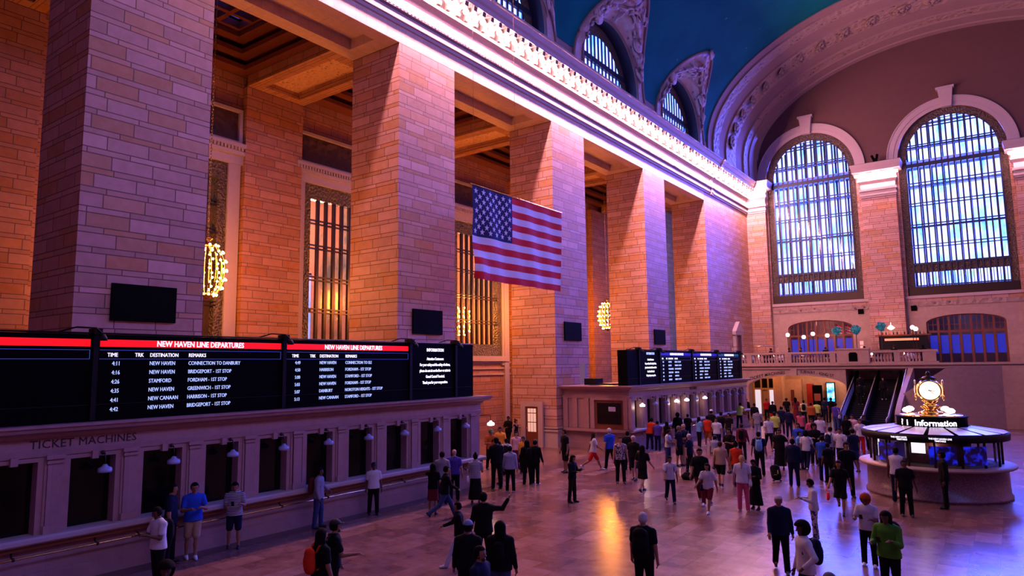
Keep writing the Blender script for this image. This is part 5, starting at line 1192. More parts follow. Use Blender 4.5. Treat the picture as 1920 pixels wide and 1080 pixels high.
    for k in 'LR':
        if sl > 0:
            e = J['sh'+k]+(J['el'+k]-J['sh'+k])*min(1, sl); F.cone(J['sh'+k], e, .072, .068 if sl < 1 else .056, k=.03)
            if sl > 1: F.cone(J['el'+k], J['el'+k]+(J['wr'+k]-J['el'+k])*(sl-1), .056, .042, k=.02)
    nz = J['neck'][2]; nk = J['neck']
    F.cone(nk+J['up']*.07, nk+J['up']*.02, .066, .060, cut=True)
    if sleeve == 'n': F.cone(nk+J['up']*.1+hf*.03, nk+hf*.05, .08, .08, (1.0, 1), cut=True)
    if pose != 'sit': F.halfspace(lambda X, Y, Z: hem-Z+0*X+0*Y)
    child(F.to(MB(), 0, s), 'dress' if dress else ('jacket' if sleeve == 'l' else 'shirt'), cloth(tc))
    # bottom -----------------------------------------------
    F = Field(lo, hi, v); g = .012
    F.cone(J['pel']-J['up']*.01, J['pel']+J['up']*.06, .118*slim+g*.7, .104*slim+g*.6, (1.32, .92), k=.04)
    if bl in 'ph':
        for k in 'LR':
            if bl == 'p':
                F.cone(J['hip'+k], J['kne'+k], .096*slim, .074, k=.03); F.cone(J['kne'+k]+np.array((0, -.006, 0)), J['ank'+k]+np.array((0, -.008, -.02)), .075, .066, k=.02)
            else: F.cone(J['hip'+k], J['hip'+k]*.12+J['kne'+k]*.88, .100*slim, .088, k=.02)
        zt = J['pel'][2]+.09
        F.halfspace(lambda X, Y, Z: Z-zt+0*X+0*Y)
        if bl == 'p' : F.halfspace(lambda X, Y, Z: .035-Z+0*X+0*Y)
        nm = 'trousers' if bl == 'p' else 'shorts'
    else:
        zb = .48 if bl == 'k' else .16; m_ = (J['kneL']+J['kneR'])/2; a_ = (J['ankL']+J['ankR'])/2
        e = np.array((m_[0], m_[1]*.6, zb)) if bl == 'k' else np.array((a_[0], a_[1]*.7, zb))
        F.cone(J['pel'], e, .125*slim, .17 if bl == 'k' else .22, (1.25, .95), k=.03)
        for k in 'LR': F.cone(J['hip'+k], J['kne'+k]*.9+J['hip'+k]*.1, .09, .085, k=.04)
        zt = J['pel'][2]+.09; F.halfspace(lambda X, Y, Z: np.maximum(Z-zt, zb-Z)+0*X+0*Y); nm = 'skirt'
    child(F.to(MB(), 0, s), nm, cloth(bc))
    # shoes ------------------------------------------------
    sm = MB()
    for k in 'LR':
        a = J['ank'+k]; F = Field(a-np.array((.11, .16, .13)), a+np.array((.11, .27, .08)), min(v, .014)); t_ = J['ft'+k]
        fd = rotx(np.array((0, 1., 0)), t_); dn = rotx(np.array((0, 0, -1.)), t_)
        F.cone(a+dn*.038-fd*.03, a+dn*.046+fd*.15, .042, .032, (1, 1), k=.02); F.cone(a+dn*.01, a+dn*.03+fd*.06, .044, .038, k=.02); F.to(sm, 0, s)
    child(sm, 'shoes', mat('shoe_'+shoe, {'K': (.008, .007, .008), 'W': (.6, .6, .68)}.get(shoe, (.1, .05, .03)), .5))
    # hair / hats ------------------------------------------
    st, hc = hair.split('/'); hm = mat('hair_'+hc, HR[hc if hc in HR else 'k'], .8, var=.3, scale=40, spec=.08) if st not in ('cap', 'beanie', 'capg') else None
    vh = min(v, .014); F = Field(hd-np.array((.24, .30, .62)), hd+np.array((.24, .26, .26)), vh)
    c0 = hd+hu*.035-hf*.016
    face = lambda X, Y, Z: -np.maximum.reduce([-( (X-hd[0])*hf[0]+(Y-hd[1])*hf[1]+(Z-hd[2])*hf[2]-.022)+0*X, ((X-hd[0])*hu[0]+(Y-hd[1])*hu[1]+(Z-hd[2])*hu[2]-.066)+0*X])
    hcol = hm or mat('hair_k', HR['k'], .8, var=.3, scale=40, spec=.08)
    if st != 'bald':
        r = {'afro': .145}.get(st, .104); F.cone(c0, c0-hu*.02-hf*.01, r, r*.95, (.9, 1.02), k=.02)
        if st == 'long':
            F.cone(c0-hu*.02-hf*.03, J['neck']-J['up']*.08-np.array((0, .075, 0)), .092, .075, (1.15, .8), k=.04)
            for sd in (-1, 1): F.cone(c0+np.array((sd*.055, -.01, 0)), J['neck']+np.array((sd*.085, .015, -.02)), .040, .034, k=.03)
        if st == 'pony': F.cone(c0-hf*.09-hu*.0, J['neck']-J['up']*.12-np.array((0, .115, 0)), .040, .026, k=.02)
        if st == 'bun': F.cone(c0-hf*.06+hu*.09, c0-hf*.07+hu*.095, .045, .045, k=.015)
        F.halfspace(face)
        if st in ('short', 'cap', 'capg', 'beanie', 'bun', 'pony'): F.halfspace(lambda X, Y, Z: -((X-hd[0])*hu[0]+(Y-hd[1])*hu[1]+(Z-hd[2])*hu[2]+.065)+0*X) if st in ('short', 'cap', 'capg', 'beanie') else None
        child(F.to(MB(), 0, s), 'hair', hcol)
    if st in ('cap', 'capg', 'beanie'):
        m = {'k': (.006, .006, .008), 'w': (.6, .6, .65), 'b': (.13, .17, .34)}.get(hc, (.01, .01, .01)) if st != 'capg' else (.02, .12, .03)
        F = Field(hd-np.array((.2, .2, .1)), hd+np.array((.2, .30, .26)), vh); F.cone(c0+hu*.006, c0-hu*.01-hf*.008, .113, .111, (.9, 1.03), k=.02)
        F.halfspace(lambda X, Y, Z: -((X-hd[0])*hu[0]+(Y-hd[1])*hu[1]+(Z-hd[2])*hu[2]-.055)+0*X)
        if st != 'beanie': F.cone(hd+hu*.066+hf*.08, hd+hu*.056+hf*.155, .014, .010, (5.0, 1), k=.01)
        child(F.to(MB(), 0, s), 'beanie' if st == 'beanie' else 'cap', mat('hat_%s_%s' % (st, hc), m, .8))
    # things carried ---------------------------------------
    def w2(p): c, sn = math.cos(rz), math.sin(rz); return Vector((x+c*p[0]*s-sn*p[1]*s, y+sn*p[0]*s+c*p[1]*s, seat+p[2]*s))
    short = label if len(label.split()) <= 8 else ' '.join(label.split()[:8])
    for tail in (' in', ' and', ' with', ' on', ' at', ' from', ' of', ' by', ' the', ' to', ' a', ' near', ' beside', ' white', ' dark', ' black', ' pale', ' behind', ' before'):
        if short.endswith(tail): short = short[:-len(tail)]
    if acc.startswith('backpack'):
        cc = acc.split('/')[1]; big = 1.25 if 'large' in label else (.8 if 'small' in label else 1.0); ch = J['chest']-J['up']*.06
        F = Field(ch-np.array((.3, .48, .4)), ch+np.array((.3, .22, .4)), v); ctr = ch+np.array((0, -.13-.09*big, 0))
        F.cone(ctr-J['up']*.13*big, ctr+J['up']*.10*big, .125*big, .115*big, (1.1, .72), k=.03); F.cone(ctr+np.array((0, -.055*big, -.06)), ctr+np.array((0, -.06*big, 0)), .085*big, .08*big, (1.1, .6), k=.03)
        mb = F.to(MB(), 0, s); st_ = MB()
        for sd in (-1, 1):
            a = J['neck']+np.array((sd*.10, -.06, -.02)); st_.tube([tuple(q*s) for q in (ch+np.array((sd*.09, -.15, .12)), a+np.array((0, -.03, .03)), a+np.array((0, .05, .025)), a+np.array((sd*.02, .135, -.08)), a+np.array((sd*.05, .135, -.22)), ch+np.array((sd*.15, .02, -.14)), ch+np.array((sd*.10, -.14, -.17)))], .017*s, 6)
        bp = bpy.data.objects.new('backpack', mb.mesh('backpack', cloth(cc))); COL.objects.link(bp); bp.location = o.location; bp.rotation_euler = o.rotation_euler
        tag(bp, CN.get(cc, 'dark')+' backpack worn by the '+short, 'backpack'); q = bpy.data.objects.new('strap', st_.mesh('strap', cloth(cc))); COL.objects.link(q); q.parent = bp
    elif acc.startswith('bag') or acc.startswith('tote'):
        cc = acc.split('/')[1]; hip = J['hipR']+np.array((.15, -.02, .0)) if not acc.startswith('tote') else J['hipL']+np.array((-.19, -.02, -.05)); sd = 1 if not acc.startswith('tote') else -1
        if 'red handbag' in label: hip = J['wrR']+np.array((.05, .02, -.36))
        F = Field(hip-np.array((.14, .24, .26)), hip+np.array((.14, .24, .26)), v); F.cone(hip-np.array((0, .07, .05)), hip+np.array((0, .07, -.05)), .085, .085, (.6, 1), k=.02); F.cone(hip-np.array((0, .05, -.04)), hip+np.array((0, .05, .04)), .075, .075, (.55, 1), k=.03)
        mb = F.to(MB(), 0, s); b_ = bpy.data.objects.new('handbag', mb.mesh('handbag', cloth(cc))); COL.objects.link(b_); b_.location = o.location; b_.rotation_euler = o.rotation_euler
        tag(b_, CN.get(cc, 'dark')+' bag carried by the '+short, 'bag'); e = J['neck']+np.array((sd*.11, 0, .0))
        if 'red handbag' in label: e = J['wrR']+np.array((.01, .02, -.06))
        q = MB().tube([tuple(p*s) for p in (hip+np.array((0, -.06, .08)), (hip+e)/2+np.array((sd*.07, -.10, .03)), e+np.array((0, -.05, .03)), e+np.array((0, .05, .03)), (hip+e)/2+np.array((sd*.07, .13, .03)), hip+np.array((0, .06, .08)))], .009*s, 5)
        qo = bpy.data.objects.new('strap', q.mesh('strap', cloth(cc))); COL.objects.link(qo); qo.parent = b_
    if acc == 'phone' or pose in ('phone', 'photo'):
        p = (J['wrL']+J['wrR'])/2+J['hdL']*.10+np.array((0, 0, .03)); m = MB().box(-.036*s, .036*s, -.075*s, .075*s, -.005, .005)
        ph = bpy.data.objects.new('mobile_phone', m.mesh('mobile_phone', M['blackmetal'])); COL.objects.link(ph); ph.location = w2(p); ph.rotation_euler = (math.radians(50), 0, rz); tag(ph, 'mobile phone held by the '+short, 'phone')
    return o
CN = dict(K='black', N='navy', W='white', G='grey', LB='patterned pale blue', M='maroon', O='orange', RP='bright red', RO='orange red')
PEOPLE = [
    (-17.78, 9.49, 2.01, -0.66, 'stand', 'short/k', 'b', 'N/s', 'K/p', 'K', '', 'man in dark navy shirt leaning at the near counter behind the white backpack wearer'),
    (-15.87, 8.21, 1.86, -3.1, 'phone', 'short/k', 'c', 'W/s', 'K/p', 'K', 'backpack/K', 'person in white shirt with black backpack strap looking at phone before near counter'),
    (-17.78, 10.09, 1.96, -1.91, 'crossed', 'short/k', 'b', 'B/s', 'T/h', 'W', '', 'man in bright blue shirt and khaki shorts leaning on near counter'),
    (-11.23, 5.95, 1.86, -2.06, 'stand', 'afro/k', 'c', 'K/s', 'K/p', 'K', '', 'dark haired person at the bottom left edge of the frame'),
    (-17.78, 11.28, 1.81, -2.22, 'phone', 'short/k', 'b', 'S/s', 'N/h', 'K', 'phone', 'person in navy striped shirt and dark shorts reading phone by near counter'),
    (-17.78, 14.14, 1.84, -1.02, 'hip', 'short/k', 'c', 'G/l', 'J/p', 'K', 'backpack/M', 'person in grey hoodie with red collar and blue jeans at near counter'),
    (-17.78, 16.42, 1.72, -2.14, 'stand', 'cap/k', 'c', 'W/s', 'K/p', 'K', '', 'man in white polo shirt black cap and black trousers at near counter'),
    (-11.4, 9.46, 1.86, -0.52, 'hand', 'cap/k', 'b', 'K/s', 'K/p', 'K', 'backpack/K', 'bearded man in black cap and black shirt with black backpack in foreground'),
    (-10.98, 8.81, 1.86, -0.15, 'stand', 'long/k', 'b', 'K/s', 'K/p', 'K', 'backpack/RO', 'long haired person with red backpack behind the man in black cap'),
    (-17.1, 19.78, 1.86, 0.54, 'stand', 'bald/k', 'a', 'V/s', 'K/p', 'K', '', 'bald man in violet printed shirt seen from behind at near counter'),
    (-17.08, 19.09, 1.85, 0.64, 'stand', 'short/k', 'b', 'G/s', 'N/p', 'K', '', 'short haired person in grey patterned shirt beside the bald man'),
    (-16.13, 17.57, 1.68, 0.39, 'point', 'long/k', 'b', 'K/s/d', 'M/k', 'K', '', 'woman in black dress with arm stretched out by near counter'),
    (-15.36, 17.3, 1.77, -0.67, 'stride', 'short/k', 'b', 'K/l', 'J/p', 'K', '', 'man in black jacket and jeans striding past the near counter'),
    (-16.05, 19.74, 1.77, 0.65, 'phone', 'bun/k', 'b', 'S/s', 'K/q', 'K', 'tote/W', 'woman in striped shirt and long black skirt with white bags'),
    (-17.73, 23.44, 1.79, -3.54, 'phone', 'short/k', 'c', 'N/s', 'K/p', 'K', '', 'man in dark shirt holding papers at the counter corner'),
    (-16.36, 22.29, 1.77, 0.55, 'stand', 'short/k', 'b', 'LG/l', 'K/p', 'W', '', 'person in pale blue grey shirt black trousers and white shoes from behind'),
    (-18.84, 25.39, 1.65, 0.46, 'stand', 'short/k', 'b', 'W/s', 'K/p', 'K', 'backpack/K', 'person in white shirt with black backpack straps in the passage mouth'),
    (-16.76, 24.04, 1.83, -5.33, 'stand', 'long/k', 'b', 'K/l', 'K/p', 'K', 'backpack/K', 'tall dark dressed person with long hair left of the black capped one'),
    (-16.48, 24.22, 1.83, 0.07, 'stand', 'cap/k', 'b', 'K/l', 'K/p', 'W', '', 'person in black cap and dark clothes with pale shoes in the passage mouth'),
    (-18.53, 26.3, 1.68, -2.88, 'stand', 'cap/k', 'b', 'OY/s', 'K/p', 'K', '', 'person in black cap and yellow orange shirt in the passage'),
    (-19.59, 27.18, 1.8, -2.17, 'hip', 'short/k', 'a', 'PW/n', 'M/p', 'K', '', 'woman in pale pink top in the passage'),
    (-23.31, 32.3, 1.88, -1.47, 'stand', 'bun/b', 'a', 'K/n', 'K/p', 'K', '', 'woman with hair tied up in black tank top in the passage'),
    (-25.17, 34.16, 1.88, -3.03, 'crossed', 'short/k', 'c', 'K/l', 'K/p', 'K', '', 'officer in black uniform with pale armband in the passage'),
    (-17.25, 22.57, 2.04, 1.0, 'stand', 'short/k', 'c', 'K/l', 'K/p', 'K', '', 'tall dark figure farthest back in the passage'),
    (-20.64, 26.54, 1.91, -2.13, 'phone', 'capg/k', 'b', 'OR/s', 'K/p', 'K', '', 'worker in rust orange shirt and green cap beside the passage lamp'),
    (-21.1, 27.92, 1.89, -2.49, 'stand', 'short/k', 'b', 'OY/s', 'K/p', 'K', '', 'person in gold shirt behind the worker in rust orange shirt'),
    (-17.06, 27.57, 1.98, -3.63, 'stand', 'short/b', 'b', 'K/s', 'K/h', 'K', '', 'man in black shirt and black shorts looking down near the passage'),
    (-13.21, 21.78, 1.69, -1.55, 'phone', 'long/k', 'b', 'K/l', 'BK/p', 'K', '', 'woman in long dark coat standing alone holding a phone'),
    (-16.29, 28.8, 1.87, -0.88, 'stride', 'long/b', 'b', 'W/s', 'R/h', 'W', 'tote/W', 'woman in white shirt and red shorts striding with a white bag'),
    (-15.77, 29.5, 1.96, -5.27, 'walk', 'short/w', 'a', 'B/s', 'K/p', 'K', '', 'grey haired man in bright blue polo and black trousers walking away'),
    (-13.59, 26.32, 1.92, -2.58, 'stand', 'short/b', 'a', 'F/n', 'K/p', 'K', '', 'woman in floral sleeveless top and black trousers facing the camera'),
    (-14.91, 29.63, 1.81, 0.12, 'stand', 'short/k', 'b', 'K/s', 'K/p', 'K', '', 'dark dressed man behind the woman in floral top'),
    (-13.47, 27.34, 1.88, -3.21, 'hand', 'short/w', 'a', 'K/s', 'N/h', 'K', '', 'grey haired man in black shirt and navy shorts with outstretched hand'),
    (-11.99, 25.03, 1.81, -0.08, 'walk', 'long/k', 'a', 'K/s/d', 'K/k', 'K', '', 'woman in black minidress walking with bare legs'),
    (-17.25, 37.12, 1.88, -0.09, 'lean', 'short/k', 'c', 'RO/s', 'N/p', 'W', '', 'man in orange red shirt leaning at first window of far counter'),
    (-16.8, 37.2, 1.68, 0.08, 'stand', 'short/k', 'b', 'V/s', 'N/p', 'K', '', 'person in dark violet shirt at second window of far counter'),
    (-16.17, 37.1, 1.68, 0.24, 'stand', 'long/k', 'b', 'K/n', 'K/p', 'K', '', 'long haired person in black at third window of far counter'),
    (-14.01, 32.2, 1.72, -1.51, 'phone', 'short/k', 'b', 'W/s', 'J/p', 'K', '', 'man in white shirt and blue trousers holding phone before far counter'),
    (-10.26, 23.65, 1.66, -2.56, 'walk', 'short/k', 'b', 'W/s', 'N/p', 'K', 'backpack/K', 'woman in white shirt with black backpack and dark jeans walking to camera'),
    (-13.41, 32.14, 1.93, -1.7, 'stand', 'short/g', 'b', 'N/s', 'K/h', 'K', '', 'man in dark navy shirt and black shorts before far counter'),
    (-13.33, 32.61, 2.0, -3.8, 'crossed', 'bald/k', 'a', 'N/s', 'T/p', 'K', '', 'bald man in dark blue shirt and khaki trousers'),
    (-12.02, 29.93, 1.8, -1.71, 'stand', 'short/w', 'a', 'N/s', 'K/p', 'K', '', 'grey haired man in dark shirt with a bag at his feet'),
    (-9.24, 23.96, 1.97, -2.95, 'walk', 'short/k', 'b', 'K/s', 'M/p', 'W', '', 'heavy man in black shirt and dark red trousers'),
    (-8.56, 22.85, 1.68, -3.13, 'stride', 'long/k', 'b', 'W/s', 'M/h', 'W', 'bag/N', 'woman in white shirt and maroon shorts with navy shoulder bag'),
    (-15.43, 40.07, 1.78, -0.68, 'stand', 'long/k', 'b', 'LB/s', 'K/p', 'W', '', 'person in light blue top near far counter'),
    (-15.0, 40.32, 1.84, 0.27, 'stand', 'short/k', 'b', 'RO/n', 'OR/h', 'W', '', 'man in orange red tank top and rust shorts from behind'),
    (-13.92, 38.87, 1.85, -3.15, 'stand', 'short/k', 'b', 'W/s', 'N/p', 'K', 'bag/K', 'person in white shirt with dark crossbody strap'),
    (-15.78, 43.18, 2.0, -0.17, 'stand', 'cap/w', 'b', 'K/s', 'K/p', 'K', '', 'person in white cap and black shirt by the far counter'),
    (-14.87, 42.33, 1.94, -0.01, 'stand', 'short/k', 'b', 'K/s', 'J/p', 'K', '', 'tall person in black shirt and jeans by the far counter'),
    (-11.61, 32.03, 1.59, -0.18, 'walk', 'cap/k', 'b', 'LG/s', 'K/p', 'K', '', 'person in pale grey shirt with black strap and cap'),
    (-9.85, 27.76, 1.81, 0.17, 'walk', 'short/b', 'a', 'T/s', 'K/h', 'K', '', 'man in beige shirt and black shorts from behind'),
    (-10.69, 31.46, 1.99, -3.34, 'crossed', 'short/k', 'b', 'K/s', 'K/h', 'K', '', 'tall man in black shirt with folded arms'),
    (-11.56, 35.88, 1.83, 0.14, 'stand', 'short/b', 'b', 'M/l', 'K/p', 'K', 'backpack/K', 'person in maroon jacket with black backpack'),
    (-9.24, 27.85, 1.83, 0.23, 'walk', 'bun/k', 'b', 'RO/n', 'J/p', 'K', '', 'woman in orange red tank top and jeans from behind'),
    (-9.33, 31.23, 1.91, 0.26, 'stand', 'short/k', 'b', 'N/s', 'K/p', 'K', 'backpack/LB', 'person in navy shirt with patterned pale blue backpack'),
    (-7.65, 23.6, 1.83, 0.17, 'stand', 'pony/y', 'a', 'W/s', 'P/p', 'W', 'bag/W', 'blond woman with ponytail in white shirt pink trousers and white handbag'),
    (-7.39, 24.07, 1.67, -3.37, 'phone', 'short/k', 'c', 'K/l', 'K/q', 'K', 'bag/O', 'woman in black jacket and long dark skirt with orange bag'),
    (-9.08, 33.56, 1.85, -3.05, 'hip', 'short/k', 'b', 'K/s', 'K/q', 'K', '', 'wide woman in black dress holding a phone near the middle'),
    (-11.6, 40.79, 1.92, -2.52, 'walk', 'short/k', 'b', 'W/s', 'K/p', 'W', 'backpack/N', 'young person in white shirt with navy backpack straps'),
    (-12.09, 43.92, 1.93, 0.09, 'stand', 'short/k', 'b', 'Y/s', 'K/p', 'K', '', 'person in neon yellow shirt left of the man in navy suit'),
    (-12.32, 48.08, 1.88, 0.25, 'stand', 'short/k', 'b', 'N/l', 'N/p', 'K', '', 'tall man in navy coat seen from behind'),
    (-7.42, 29.27, 1.88, 0.21, 'stand', 'short/k', 'c', 'N/l', 'N/p', 'K', '', 'broad man in navy jacket seen from behind near the middle right'),
    (-8.31, 34.04, 1.74, -1.86, 'stand', 'short/k', 'b', 'LB/s', 'N/p', 'K', '', 'person in light blue jacket beside the broad man in navy'),
    (-8.95, 36.54, 1.91, -3.43, 'stand', 'short/k', 'b', 'B/s', 'K/p', 'K', '', 'man in blue shirt and short hair behind the light blue jacket'),
    (-7.98, 33.85, 1.82, -0.03, 'walk', 'afro/k', 'b', 'W/s', 'N/p', 'W', 'bag/N', 'woman with big dark hair in white shirt and navy jeans'),
    (-8.04, 35.79, 1.97, -2.75, 'crossed', 'afro/k', 'b', 'K/l', 'K/p', 'K', '', 'curly haired person in black with arms crossed'),
    (-6.71, 31.2, 1.87, -0.14, 'stand', 'short/k', 'b', 'B/s', 'N/p', 'K', '', 'person in dark blue shirt right of the white shirt with big hair'),
    (-7.26, 35.45, 1.87, -0.32, 'stand', 'short/k', 'b', 'W/s', 'K/p', 'K', 'backpack/N', 'man in white shirt with navy backpack strap near the booth'),
    (-6.8, 35.33, 1.85, -3.3, 'stand', 'short/k', 'b', 'W/s', 'K/p', 'K', 'backpack/K', 'person in white shirt with crossed straps near the booth'),
    (-4.91, 24.96, 1.79, -3.03, 'stride', 'long/k', 'b', 'K/s/d', 'K/k', 'K', 'bag/RP', 'woman in black dress carrying a bright red handbag'),
    (-5.22, 28.01, 1.99, -2.61, 'stand', 'short/k', 'b', 'K/s', 'K/p', 'K', '', 'tall man in black beside the woman with red handbag'),
    (-6.09, 34.45, 1.93, -5.41, 'stand', 'cap/k', 'b', 'N/s', 'J/h', 'K', '', 'man in dark blue shirt and cap standing beside the booth'),
    (-6.9, 41.04, 1.88, -2.63, 'stand', 'short/b', 'b', 'W/s', 'R/p', 'K', 'backpack/N', 'person in white sleeves and red trousers left of the booth'),
    (-9.04, 41.71, 1.97, -3.1, 'stand', 'short/k', 'b', 'W/s', 'K/p', 'K', '', 'man in white shirt and dark cap in the middle distance'),
    (-9.28, 40.75, 1.85, -2.57, 'stand', 'short/k', 'b', 'P/s', 'K/p', 'K', '', 'person in pink shirt in the middle distance'),
    (-10.89, 45.27, 1.94, -3.25, 'stand', 'short/k', 'c', 'P/n', 'K/p', 'K', '', 'woman in pink top and dark jeans in front of the archway'),
    (-4.79, 17.33, 1.8, -2.78, 'walk', 'short/w', 'b', 'N/l', 'K/p', 'K', '', 'white haired man in dark blazer and plum shirt walking towards the camera'),
    (-4.8, 20.79, 1.68, -4.31, 'phone', 'short/k', 'c', 'W/l', 'FL/p', 'K', 'phone', 'woman in white jacket and patterned trousers reading a phone'),
    (-3.51, 14.33, 1.86, -4.12, 'hip', 'afro/k', 'c', 'W/l', 'N/p', 'K', 'backpack/N', 'curly haired woman in white cardigan with navy backpack in right foreground'),
    (-2.36, 16.35, 1.86, -3.35, 'phone', 'long/k', 'c', 'GR/l', 'K/p', 'K', 'backpack/K', 'long haired person in green jacket with large black backpack'),
    (-3.16, 18.93, 1.71, -3.15, 'phone', 'afro/r', 'c', 'W/s', 'K/p', 'W', '', 'person with rust curly hair and white shirt behind the green jacket'),
    (-3.09, 25.56, 1.76, -2.85, 'stand', 'short/k', 'c', 'K/s', 'K/p', 'K', '', 'man in black shirt with white print before the booth'),
    (-3.6, 27.88, 1.9, -0.05, 'stand', 'short/k', 'c', 'W/n', 'N/p', 'K', '', 'person in white tank top at the booth counter'),
    (-2.17, 27.53, 1.88, -4.46, 'stand', 'short/k', 'c', 'K/l', 'K/p', 'K', '', 'dark dressed person with pale lanyard at the right of the booth'),
    (-6.46, 13.42, 1.86, 0.19, 'stand', 'short/w', 'b', 'K/s', 'K/p', 'K', 'backpack/K', 'grey haired man with large black backpack in centre foreground'),
    (-10.71, 13.47, 1.86, 0.58, 'raise', 'short/k', 'b', 'K/l', 'K/p', 'K', '', 'person in black raising a hand high in the foreground group'),
    (-9.04, 10.87, 1.86, 0.52, 'stand', 'beanie/b', 'b', 'K/l', 'K/p', 'K', '', 'person in blue grey beanie and black top in the foreground group'),
    (-11.44, 13.44, 1.64, -4.01, 'stride', 'short/k', 'b', 'K/l', 'W/p', 'W', '', 'person in black top and white trousers striding left in foreground group'),
    (-7.64, 9.49, 1.86, -1.42, 'stand', 'short/k', 'b', 'N/s', 'K/p', 'K', '', 'bearded man with earbud at the bottom of the foreground group'),
    (-8.5, 11.22, 1.86, 0.47, 'stand', 'long/k', 'b', 'K/l', 'J/p', 'K', 'backpack/K', 'person with black hood and small backpack right in the foreground group'),
    (-2.41, 11.13, 1.86, -2.93, 'stand', 'short/g', 'b', 'K/s', 'K/p', 'K', '', 'top of a brown haired head at the bottom edge on the right'),
    (-17.4, 61.05, 1.88, -2.69, 'stand', 'short/k', 'b', 'R/s', 'K/p', 'K', '', 'person in red shirt before the passage doors'),
    (-15.78, 56.95, 1.88, -2.78, 'stand', 'short/k', 'c', 'K/l', 'R/p', 'K', '', 'person in black jacket and white shirt front with red trousers near passage doors'),
    (-13.6, 45.49, 1.99, -0.06, 'stand', 'short/k', 'b', 'G/s', 'LG/p', 'W', 'bag/K', 'person in pale grey clothes with black bag near the far counter end'),
    (-13.36, 50.22, 1.88, 0.09, 'photo', 'short/k', 'b', 'N/s', 'N/p', 'K', '', 'person in dark navy holding up a camera in the middle distance'),
    (-15.8, 61.2, 1.95, 0.25, 'stand', 'cap/k', 'b', 'K/s', 'K/h', 'K', '', 'person in black hat and black clothes before the pink passage wall'),
    (-15.07, 61.2, 2.0, 0.15, 'stand', 'long/k', 'b', 'M/s', 'M/q', 'K', '', 'woman in dark plum patterned dress before the archway'),
    (-14.03, 59.47, 1.88, 0.2, 'stand', 'short/k', 'b', 'YW/s', 'K/p', 'K', 'backpack/K', 'person in pale yellow shirt with black backpack before the archway'),
    (-12.63, 55.74, 1.88, 0.19, 'stand', 'short/k', 'b', 'OR/s', 'K/p', 'K', '', 'broad person in orange shirt before the archway'),
    (-12.75, 58.2, 1.88, -0.13, 'stand', 'short/k', 'b', 'Y/s', 'K/p', 'K', '', 'person in green yellow vest under the archway'),
    (-12.77, 61.2, 2.04, -0.32, 'stand', 'short/k', 'b', 'N/s', 'N/p', 'K', '', 'person in navy under the right side of the archway'),
    (-12.3, 61.2, 2.04, -5.91, 'stand', 'short/k', 'c', 'K/s', 'K/p', 'K', '', 'person in black under the right end of the archway'),
    (-10.57, 54.0, 2.01, -0.33, 'stand', 'short/k', 'b', 'V/s', 'J/p', 'K', 'bag/W', 'person in violet with pale strap at the foot of the escalator'),
    (-17.25, 53.2, 1.95, -0.04, 'lean', 'short/k', 'b', 'Y/l', 'N/p', 'K', '', 'person in neon yellow jacket bending over the far counter'),
    (-18.94, 60.45, 1.88, 0.22, 'stand', 'short/k', 'c', 'K/l', 'K/p', 'K', '', 'large dark dressed person at the far end of the counter'),
    (-16.16, 53.43, 1.88, 0.12, 'stand', 'short/k', 'b', 'K/l', 'K/p', 'K', '', 'second dark dressed person at the far end of the counter'),
    (-17.25, 41.27, 1.87, 0.26, 'stand', 'afro/k', 'c', 'K/l', 'K/p', 'K', '', 'dark haired person in black at the middle of the far counter'),
    (-17.25, 42.9, 1.7, 0.24, 'stand', 'short/k', 'b', 'K/s', 'N/p', 'K', '', 'person in black shirt at sixth window of far counter'),
    (-14.09, 41.47, 1.95, -3.51, 'stand', 'short/k', 'b', 'K/s', 'K/p', 'K', '', 'person in black between the far counter and maroon jacket'),
    (-7.74, 43.91, 1.9, -3.32, 'stand', 'short/k', 'b', 'PW/s', 'K/p', 'K', '', 'person in pale pink patterned shirt at the escalator foot'),
    (-8.04, 43.59, 1.88, -2.44, 'stand', 'short/k', 'c', 'K/s', 'K/p', 'K', '', 'dark dressed person just left of the pale pink patterned shirt'),
    (-6.98, 42.92, 1.96, -2.63, 'stand', 'short/k', 'c', 'K/s', 'K/p', 'K', '', 'dark dressed person between the escalators and the booth'),
    (-6.45, 30.91, 1.61, -5.55, 'stand', 'short/k', 'c', 'K/s', 'K/p', 'K', '', 'dark dressed person left of the woman with red handbag'),
]
for i, r in enumerate(PEOPLE): make_person(i, *r)
# people sitting at the balcony tables and standing on the escalator
SEATED = [(-21.0, 64.3, 'K/l', 'person in dark clothes at the first balcony table'), (-19.6, 64.4, 'G/l', 'person in grey at the second balcony table'), (-18.2, 64.4, 'K/l', 'person in black at the third balcony table'), (-16.8, 64.3, 'W/s', 'person in white shirt at the fourth balcony table'), (-14.4, 64.3, 'M/s', 'person in maroon at the fifth balcony table'), (-12.1, 64.4, 'N/l', 'person in navy at the sixth balcony table'), (-9.0, 64.3, 'K/s', 'person in black at the seventh balcony table'), (-6.7, 64.3, 'W/s', 'person in white shirt at the eighth balcony table')]
for i, (x, y, t_, lab) in enumerate(SEATED):
    c = thing('dining_chair', 'dark chair under the '+lab.replace(' at the', ' by the'), 'chair', (x, y+.1, ZBAL), 'dark chairs at the balcony tables', 0)
    MB().box(x-.21, x+.21, y-.12, y+.32, ZBAL+.42, ZBAL+.46).build('seat', M['blackmetal'], c); MB().box(x-.21, x+.21, y+.30, y+.34, ZBAL+.5, ZBAL+.92).build('backrest', M['blackmetal'], c)
    for a in (-.18, .18):
        for b_ in (-.09, .30): MB().tube([(x+a, y+b_, ZBAL), (x+a, y+b_, ZBAL+(.44 if b_ < 0 else .9))], .015, 5).build('leg', M['blackmetal'], c)
    make_person(200+i, x, y+.12, 1.72, math.pi+random.uniform(-.4, .4), 'sit', random.choice(['short/k', 'long/k', 'short/b']), 'b', t_, 'K/p', 'K', '', lab, ZBAL+.03, .03)
